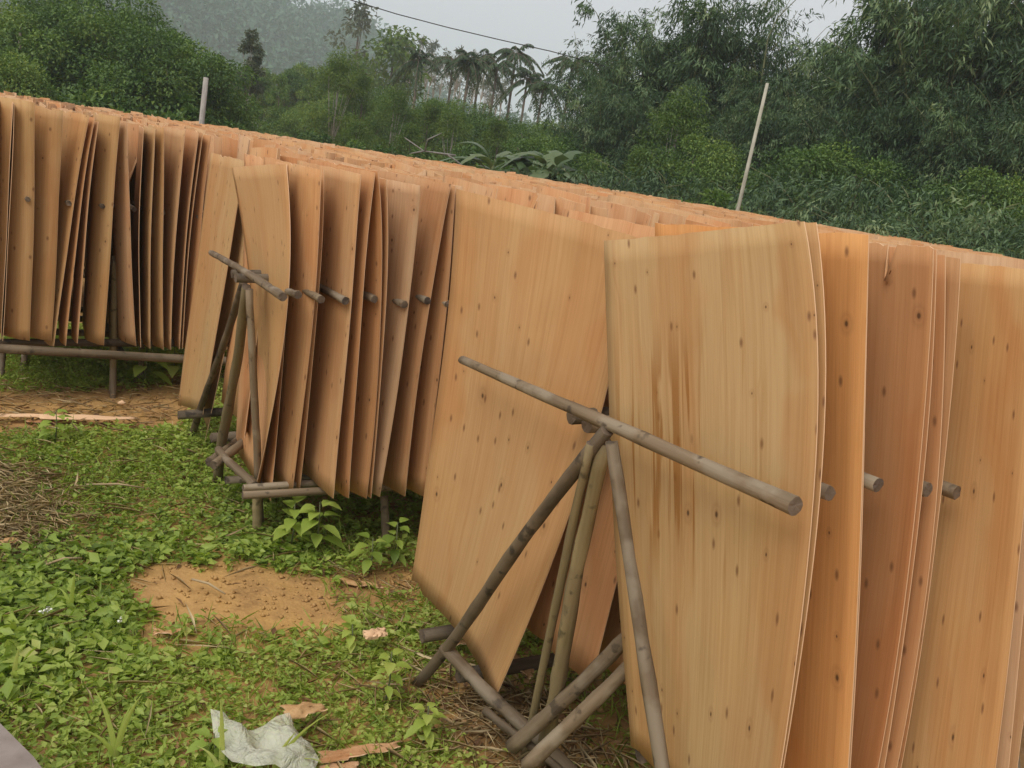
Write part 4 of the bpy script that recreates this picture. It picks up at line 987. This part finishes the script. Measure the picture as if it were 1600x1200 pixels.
# fine grass among the weeds
gp_ = visible_pts(55000, -4.2, 1.2, 1.3, 6.6); azp = np.degrees(np.arctan2(gp_[:, 0], gp_[:, 1]))
ok = (np.abs(azp) < 37) & ~bare(gp_, 0.08) & (sm_noise(gp_, 3.0, 9) > 0.30); gp_ = gp_[ok]; k = len(gp_)
dv = np.stack([rng.normal(size=k) * 0.6, rng.normal(size=k) * 0.6, np.full(k, 0.4)], -1)
tag(link('short_grass', leaf_mesh('short_grass', [leaves(np.stack([gp_[:, 0], gp_[:, 1], gh(gp_[:, 0], gp_[:, 1])], -1), dv, rng.uniform(0.04, 0.11, k), 0.0045, np.clip(0.5 + rng.normal(size=k) * 0.2, 0, 1), 0.1)]), M_WEED), 'thin short grass growing among the weeds', 'grass', kind='stuff')
# dry straw and dead leaves
def strewn(name, k, regions, L, W, mt, label, cat, z=0.012):
    P = []
    for pg, share in regions:
        m_ = int(k * share); lo, hi = pg.min(0) - 0.15, pg.max(0) + 0.15
        q = rng.uniform(lo, hi, (m_ * 3, 2)); q = q[inside(q + rng.normal(size=q.shape) * 0.10, pg)][:m_]
        if pg is ALL: q = q[~inside(q + rng.normal(size=q.shape) * 0.04, P_MUD)]
        P.append(q)
    p = np.concatenate(P); a = rng.uniform(0, 6.3, len(p))
    dv = np.stack([np.cos(a), np.sin(a), rng.normal(size=len(p)) * 0.12], -1)
    l = rng.uniform(*L, len(p))
    tag(link(name, leaf_mesh(name, [leaves(np.stack([p[:, 0], p[:, 1], gh(p[:, 0], p[:, 1]) + rng.uniform(0.004, z, len(p))], -1), dv, l, rng.uniform(*W, len(p)), rng.random(len(p)), 0.08)]), mt), label, cat, kind='stuff')
ALL = np.array([[-3.6, 5.2], [-1.6, 5.0], [0.3, 3.2], [0.6, 2.0], [-0.3, 1.5], [-1.6, 2.0]])
MUDR = poly([(200, 885), (330, 890), (330, 925), (230, 930)])
strewn('dry_straw', 5200, [(P_STRAW, 0.1), (ALL, 0.34), (MUDR, 0.004), (P_AISLE, 0.05), (P_B1, 0.14)], (0.05, 0.20), (0.002, 0.0045), M_STRAW, 'pale dry straw strewn over the ground', 'straw', 0.05)
strewn('straw_heap', 3000, [(P_STRAW, 1.0)], (0.05, 0.16), (0.003, 0.006), M_STRAW, 'thick patch of pale dry straw at the left picture edge', 'straw', 0.05)
strewn('dead_leaves', 1500, [(ALL, 0.45), (P_MUD, 0.006), (P_S2, 0.08), (P_AISLE, 0.16), (P_B1, 0.25)], (0.02, 0.06), (0.008, 0.02), M_LITTER, 'brown dead leaves and chips lying on the soil', 'leaf litter', 0.03)
# crumbs of earth on the bare patches
P = []
for pg, m_ in ((P_MUD, 260), (P_S2, 130), (P_AISLE, 320), (P_B1, 260)):
    lo, hi = pg.min(0), pg.max(0); q = rng.uniform(lo, hi, (m_ * 3, 2)); P.append(q[inside(q, pg)][:m_])
p = np.concatenate(P); k = len(p); rad = rng.uniform(0.003, 0.013, k) * rng.random(k) ** 0.5 + 0.002
octv = np.array([[1, 0, 0], [0, 1, 0], [-1, 0, 0], [0, -1, 0], [0, 0, 0.8], [0, 0, -0.4]]); octf = np.array([[0, 1, 4], [1, 2, 4], [2, 3, 4], [3, 0, 4], [1, 0, 5], [2, 1, 5], [3, 2, 5], [0, 3, 5]])
v = octv[None] * rad[:, None, None] * rng.uniform(0.6, 1.3, (k, 6, 1)) + np.stack([p[:, 0], p[:, 1], gh(p[:, 0], p[:, 1]) + rad * 0.2], -1)[:, None]
me = mesh_np('soil_crumbs', v.reshape(-1, 3), (octf[None] + (np.arange(k) * 6)[:, None, None]).reshape(-1, 3), smooth=True)
tag(link('soil_crumbs', me, bpy.data.materials['orange_soil']), 'small clods of orange earth on the bare patches', 'soil', kind='stuff')
# single larger plants
def weed_plant(px, py, label, h=0.16, nl=12, L=0.075, tone0=0.6):
    g0 = atz(px, py, 0); e = empty('weed_plant', (g0[0], g0[1], gh(g0[0], g0[1])), label, 'plant', 'larger leafy weeds')
    link('stem', tubes_mesh('stem', [(np.array([[0, 0, -0.01], [0.006, 0.004, h * 0.5], [0, 0, h]]), [0.004, 0.003, 0.002])], 5), M_CULM, e)
    for i in range(nl):
        a = i * 2.4 + rng.normal() * 0.3; hz = h * (0.35 + 0.65 * i / nl)
        up = 0.5 * i / nl - 0.1 + rng.normal() * 0.1; l = L * rng.uniform(0.7, 1.15)
        ax = np.array([math.cos(a), math.sin(a), up]); ax /= np.linalg.norm(ax); sd_ = np.array([-math.sin(a), math.cos(a), 0]); nn = np.cross(ax, sd_)
        pr = [(0, 0.02), (0.18, 0.22), (0.42, 0.30), (0.68, 0.22), (0.88, 0.09), (1.0, 0.01)]
        vs = []
        for s_, w_ in pr:
            cpt = ax * l * (s_ + 0.25) + np.array([0, 0, hz - 0.35 * l * s_ ** 2])
            vs += [cpt + sd_ * w_ * l + nn * w_ * l * 0.35, cpt, cpt - sd_ * w_ * l + nn * w_ * l * 0.35]
        fs = []
        for r_ in range(5):
            q = r_ * 3; fs += [(q, q + 3, q + 4, q + 1), (q + 1, q + 4, q + 5, q + 2)]
        me = mesh_np('leaf', np.array(vs), np.array(fs), smooth=True); fattr(me, 'tone', np.full(18, np.clip(tone0 + rng.normal() * 0.12, 0, 1)))
        link('leaf', me, M_WEED, e)
for args in [
    (452, 868, 'large leafed weed in the shade below the second rack, left one', 0.22, 12, 0.09),
    (490, 872, 'large leafed bright weed in the shade below the second rack, right one', 0.24, 14, 0.10),
    (612, 885, 'leafy weed beside the leaning sheet at the foot of the second rack', 0.2, 12, 0.08, 0.4),
    (575, 900, 'small leafy weed at the edge of the bare soil', 0.16, 10, 0.07, 0.4),
    (225, 604, 'leafy weed beside the leg of the third rack', 0.3, 11, 0.14, 0.5),
    (268, 602, 'leafy weed beside the pale yellow end sheet', 0.26, 10, 0.12, 0.5),
    (600, 1105, 'upright weed with a thin stem right of the yellow wood chip', 0.20, 13, 0.055, 0.6),
    (660, 1165, 'bright leafed weed before the foot of the nearest splayed legs', 0.13, 14, 0.055, 0.7),
    (545, 1020, 'leafy weed at the near edge of the bare mud', 0.10, 10, 0.05, 0.6),
    (85, 700, 'bushy weed at the near side of the bare aisle', 0.18, 14, 0.07, 0.55),
    (330, 1195, 'weed with bluish leaves left of the plastic sheet', 0.10, 12, 0.06, 0.4)]:
    weed_plant(*args)
def tuft(px, py, label, blades, h):
    g0 = atz(px, py, 0); e = empty('grass_tuft', (g0[0], g0[1], 0), label, 'grass', 'tall grass blades')
    for dx, dy, hh_, bend in blades:
        ss = np.linspace(0, 1, 8); L = hh_ * h
        tip = np.array([dx, dy, 0.0])
        cl = np.outer(ss ** 1.6, tip * L) + np.outer(ss - bend * ss ** 3, [0, 0, L])
        sd_ = np.array([0.9, 0.3, 0]); wd = 0.0075 * (1 - ss ** 2.5) + 0.0006
        vs = np.stack([cl + sd_ * wd[:, None], cl + np.array([0.0, -0.003, 0]), cl - sd_ * wd[:, None]], 1).reshape(-1, 3); fs = []
        for r_ in range(7): q = r_ * 3; fs += [(q, q + 1, q + 4, q + 3), (q + 1, q + 2, q + 5, q + 4)]
        me = mesh_np('blade', vs, np.array(fs), smooth=True); fattr(me, 'tone', np.full(24, rng.uniform(0.7, 0.95))); link('blade', me, M_WEED, e)
tuft(180, 1190, 'tall bright grass blades in the lower left foreground', [(0.25, 0.0, 1.0, 0.1), (-0.35, 0.1, 0.9, 0.1), (-0.8, -0.2, 0.7, 0.4), (0.1, 0.2, 0.8, 0.2)], 0.24)
tuft(345, 1215, 'single broad grass blade in front of the plastic sheet', [(-0.1, 0.05, 1.0, 0.05), (-0.6, 0.0, 0.5, 0.3)], 0.24)
tuft(425, 1215, 'grass blades crossing the plastic sheet at the bottom edge', [(0.55, 0.05, 1.0, 0.1), (0.3, 0.0, 0.7, 0.1), (0.9, -0.1, 0.6, 0.4)], 0.24)
tuft(20, 1075, 'grass blade among the weeds by the left picture edge', [(0.1, 0.0, 1.0, 0.1), (0.5, 0.1, 0.7, 0.3)], 0.15)
tuft(110, 960, 'pale upright grass blade between the weeds', [(0.05, 0.0, 1.0, 0.1), (-0.4, 0.1, 0.7, 0.3)], 0.17)
# white flower heads
for i, (px, py) in enumerate([(66, 962), (76, 958), (187, 975)]):
    g0 = atz(px, py, 0.06); v, f, t = clump_leaves(np.zeros((1, 3)), np.array([0.006]), 12, 0.008, 0.006, 0, base_tone=np.array([0.5]))
    me = mesh_np('flower', v, f); mm_ = bpy.data.materials.get('white_petal')
    if mm_ is None: mm_, n, b = mat('white_petal'); b.inputs['Base Color'].default_value = (0.8, 0.8, 0.72, 1)
    tag(link('flower', me, mm_, None, (g0[0], g0[1], 0.075)), 'tiny white flower head among the weeds on the left', 'flower', 'white flowers in the weeds')

# ------------------------------------------------------------------ litter: scraps of veneer, plastic, board
def scrap(name, pix, label, mt, z=0.02, th=0.003, warp=0.012, n_=10, group=None, cat='wood scrap'):
    """thin piece with the given outline corners (on the ground), crumpled"""
    P4 = [np.array([*atz(x, y, z)[:2], z]) for x, y in pix]
    ns, nh = 14, n_
    s = np.linspace(0, 1, ns)[None, :, None]; h = np.linspace(0, 1, nh)[:, None, None]
    P = (1 - h) * ((1 - s) * P4[0] + s * P4[1]) + h * ((1 - s) * P4[3] + s * P4[2])
    q = P[..., :2].reshape(-1, 2); ph_ = rng.uniform(0, 6, 6)
    P[..., 2] += warp * (np.sin(s[..., 0] * 5 + ph_[0]) * np.sin(h[..., 0] * 3 + ph_[1]) + 0.5 * np.sin(s[..., 0] * 11 + h[..., 0] * 7 + ph_[2])) + warp
    jag = rng.normal(size=(nh, ns)) * 0.004; P[..., 0] += jag; 
    c = P.mean((0, 1)); global TK; old = TK; TK = th; me = sheet_mesh(P - c, 0.3, name); TK = old
    return tag(link(name, me, [mt, M_EDGE] if mt not in (M_PLAST,) else [mt, mt], None, c), label, cat, group)
m, n, b = mat('milky_plastic'); b.inputs['Base Color'].default_value = (0.68, 0.69, 0.55, 1); b.inputs['Roughness'].default_value = 0.32
tr = N(n, 'ShaderNodeBsdfTransparent'); ms = N(n, 'ShaderNodeMixShader'); ms.inputs[0].default_value = 0.38
n.links.new(b.outputs[0], ms.inputs[1]); n.links.new(tr.outputs[0], ms.inputs[2]); n.links.new(ms.outputs[0], n.nodes['Material Output'].inputs['Surface'])
tcp = N(n, 'ShaderNodeTexCoord'); tp = N(n, 'ShaderNodeTexNoise'); tp.inputs['Scale'].default_value = 22; tp.inputs['Detail'].default_value = 4; tp.inputs['Distortion'].default_value = 1.2
n.links.new(tcp.outputs['Object'], tp.inputs['Vector']); bp = N(n, 'ShaderNodeBump'); bp.inputs['Strength'].default_value = 0.9; bp.inputs['Distance'].default_value = 0.03
n.links.new(tp.outputs['Fac'], bp.inputs['Height']); n.links.new(bp.outputs[0], b.inputs['Normal'])
M_PLAST = m
# crumpled plastic sheet
outl = [(328, 1116), (350, 1112), (372, 1122), (392, 1130), (412, 1134), (432, 1120), (452, 1116), (466, 1130), (468, 1146), (486, 1158), (500, 1176), (492, 1190), (462, 1196), (430, 1192), (398, 1196), (362, 1190), (346, 1170), (334, 1140)]
og = np.array([atz(x, y, 0.09)[:2] for x, y in outl]); cc = og.mean(0)
rings = np.linspace(0, 1, 11); vs = []; 
for r_ in rings:
    for q in og:
        p = cc + (q - cc) * r_
        zz = 0.10 + 0.016 * math.sin(p[0] * 37 + 2.2 * math.sin(p[1] * 29)) + 0.012 * math.sin(p[1] * 61 + 3 * math.sin(p[0] * 23)) - 0.02 * r_ ** 3
        vs.append((p[0] - cc[0], p[1] - cc[1], zz))
no = len(og); fs = []
for i in range(10):
    for j in range(no):
        a_, b_ = i * no + j, i * no + (j + 1) % no; fs.append((a_, b_, b_ + no, a_ + no))
me = mesh_np('plastic_sheet', np.array(vs), np.array(fs), smooth=True)
tag(link('plastic_sheet', me, M_PLAST, None, (cc[0], cc[1], 0)), 'crumpled translucent whitish plastic sheet lying on the weeds', 'plastic sheet')
scrap('veneer_scrap', [(440, 1108), (500, 1100), (512, 1112), (452, 1130)], 'pale pinkish veneer scrap behind the crumpled plastic sheet', M_PALE, 0.07, warp=0.008)
scrap('wood_chip', [(568, 990), (600, 981), (603, 993), (572, 999)], 'small bright yellow wood chip lying on the weeds', M_EDGE, 0.085, 0.012, 0.003)
scrap('veneer_scrap', [(498, 1178), (624, 1160), (622, 1172), (500, 1196)], 'long brownish veneer strip right of the plastic sheet', M_VEN, 0.03, warp=0.006)
scrap('veneer_scrap', [(500, 1198), (560, 1190), (556, 1206), (498, 1212)], 'reddish strip end at the bottom edge below the plastic sheet', M_VEN, 0.02, warp=0.004)
scrap('veneer_scrap', [(528, 905), (594, 914), (598, 920), (540, 915)], 'torn veneer splinter on the bare soil near the leaning sheet', M_PALE, 0.015, warp=0.006)
scrap('veneer_scrap', [(-70, 646), (118, 649), (118, 654), (-70, 651)], 'long thin veneer strip lying along the bare aisle, upper left piece', M_EDGE, 0.03, warp=0.004)
scrap('veneer_scrap', [(60, 648), (212, 652), (210, 657), (62, 655)], 'long thin veneer strip along the bare aisle, ending near the second rack', M_EDGE, 0.04, warp=0.003)
scrap('veneer_scrap', [(40, 657), (120, 656), (112, 660), (44, 661)], 'short pinkish veneer scrap beside the long strips in the aisle', M_VEN, 0.012, warp=0.003)
scrap('veneer_scrap', [(242, 984), (286, 985), (270, 992), (240, 992)], 'brown bark scrap at the lower left edge of the mud patch', M_VEN, 0.03, warp=0.004)
scrap('veneer_scrap', [(0, 845), (28, 840), (28, 847), (0, 853)], 'weathered veneer scrap on the straw by the left picture edge', M_PALE, 0.03, warp=0.003)
scrap('veneer_scrap', [(703, 1001), (735, 1000), (738, 1006), (708, 1010)], 'white scrap lying under the foot of the broad knotted sheet', M_PALE, 0.05, warp=0.004)
scrap('veneer_scrap', [(800, 1017), (836, 1050), (828, 1062), (806, 1045)], 'light veneer offcut lying behind the splayed legs', M_PALE, 0.12, warp=0.004)
g0 = atz(190, 632, 0.012)
m_ = tubes_mesh('wood_lump', [(np.array([[-0.02, 0, 0.005], [0, 0, 0.012], [0.022, 0.004, 0.006]]), [0.008, 0.016, 0.007])], 7)
tag(link('wood_lump', m_, M_EDGE, None, g0), 'small pale lump of wood on the bare aisle soil', 'wood scrap')
for (a_, b_, lb) in [((135, 757), (232, 763), 'thin dry stick lying across the weeds left of the second rack'), ((72, 882), (128, 872), 'short dry stalk on the weeds near the straw'), ((300, 905), (352, 928), 'thin dry stem on the mud patch')]:
    q0, q1 = atz(*a_, 0.05), atz(*b_, 0.05)
    tag(link('dry_stick', tubes_mesh('dry_stick', [(np.array([q0, (q0 + q1) / 2 + Z * 0.012, q1]), [0.004, 0.005, 0.003])], 5), M_DRY), lb, 'stick')
# grey board at the lower left corner
q = [atz(-120, 1070, 0.10), atz(0, 1152, 0.10), atz(52, 1205, 0.10), atz(120, 1300, 0.10), atz(-200, 1350, 0.10)]
vt = [(p[0], p[1], 0.14) for p in q]; vb = [(p[0], p[1], -0.02) for p in q]; k = len(q)
me = bpy.data.meshes.new('stone_slab'); me.from_pydata(vt + vb, [], [tuple(range(k))] + [(i + k, (i + 1) % k + k, (i + 1) % k, i) for i in range(k)])
tag(link('slab', me, M_SLAB), 'smooth grey slab edge poking into the lower left corner', 'slab')
print('sheets named', n_named, 'single', len(single), 'rest', len(rest), 'weeds', nL)
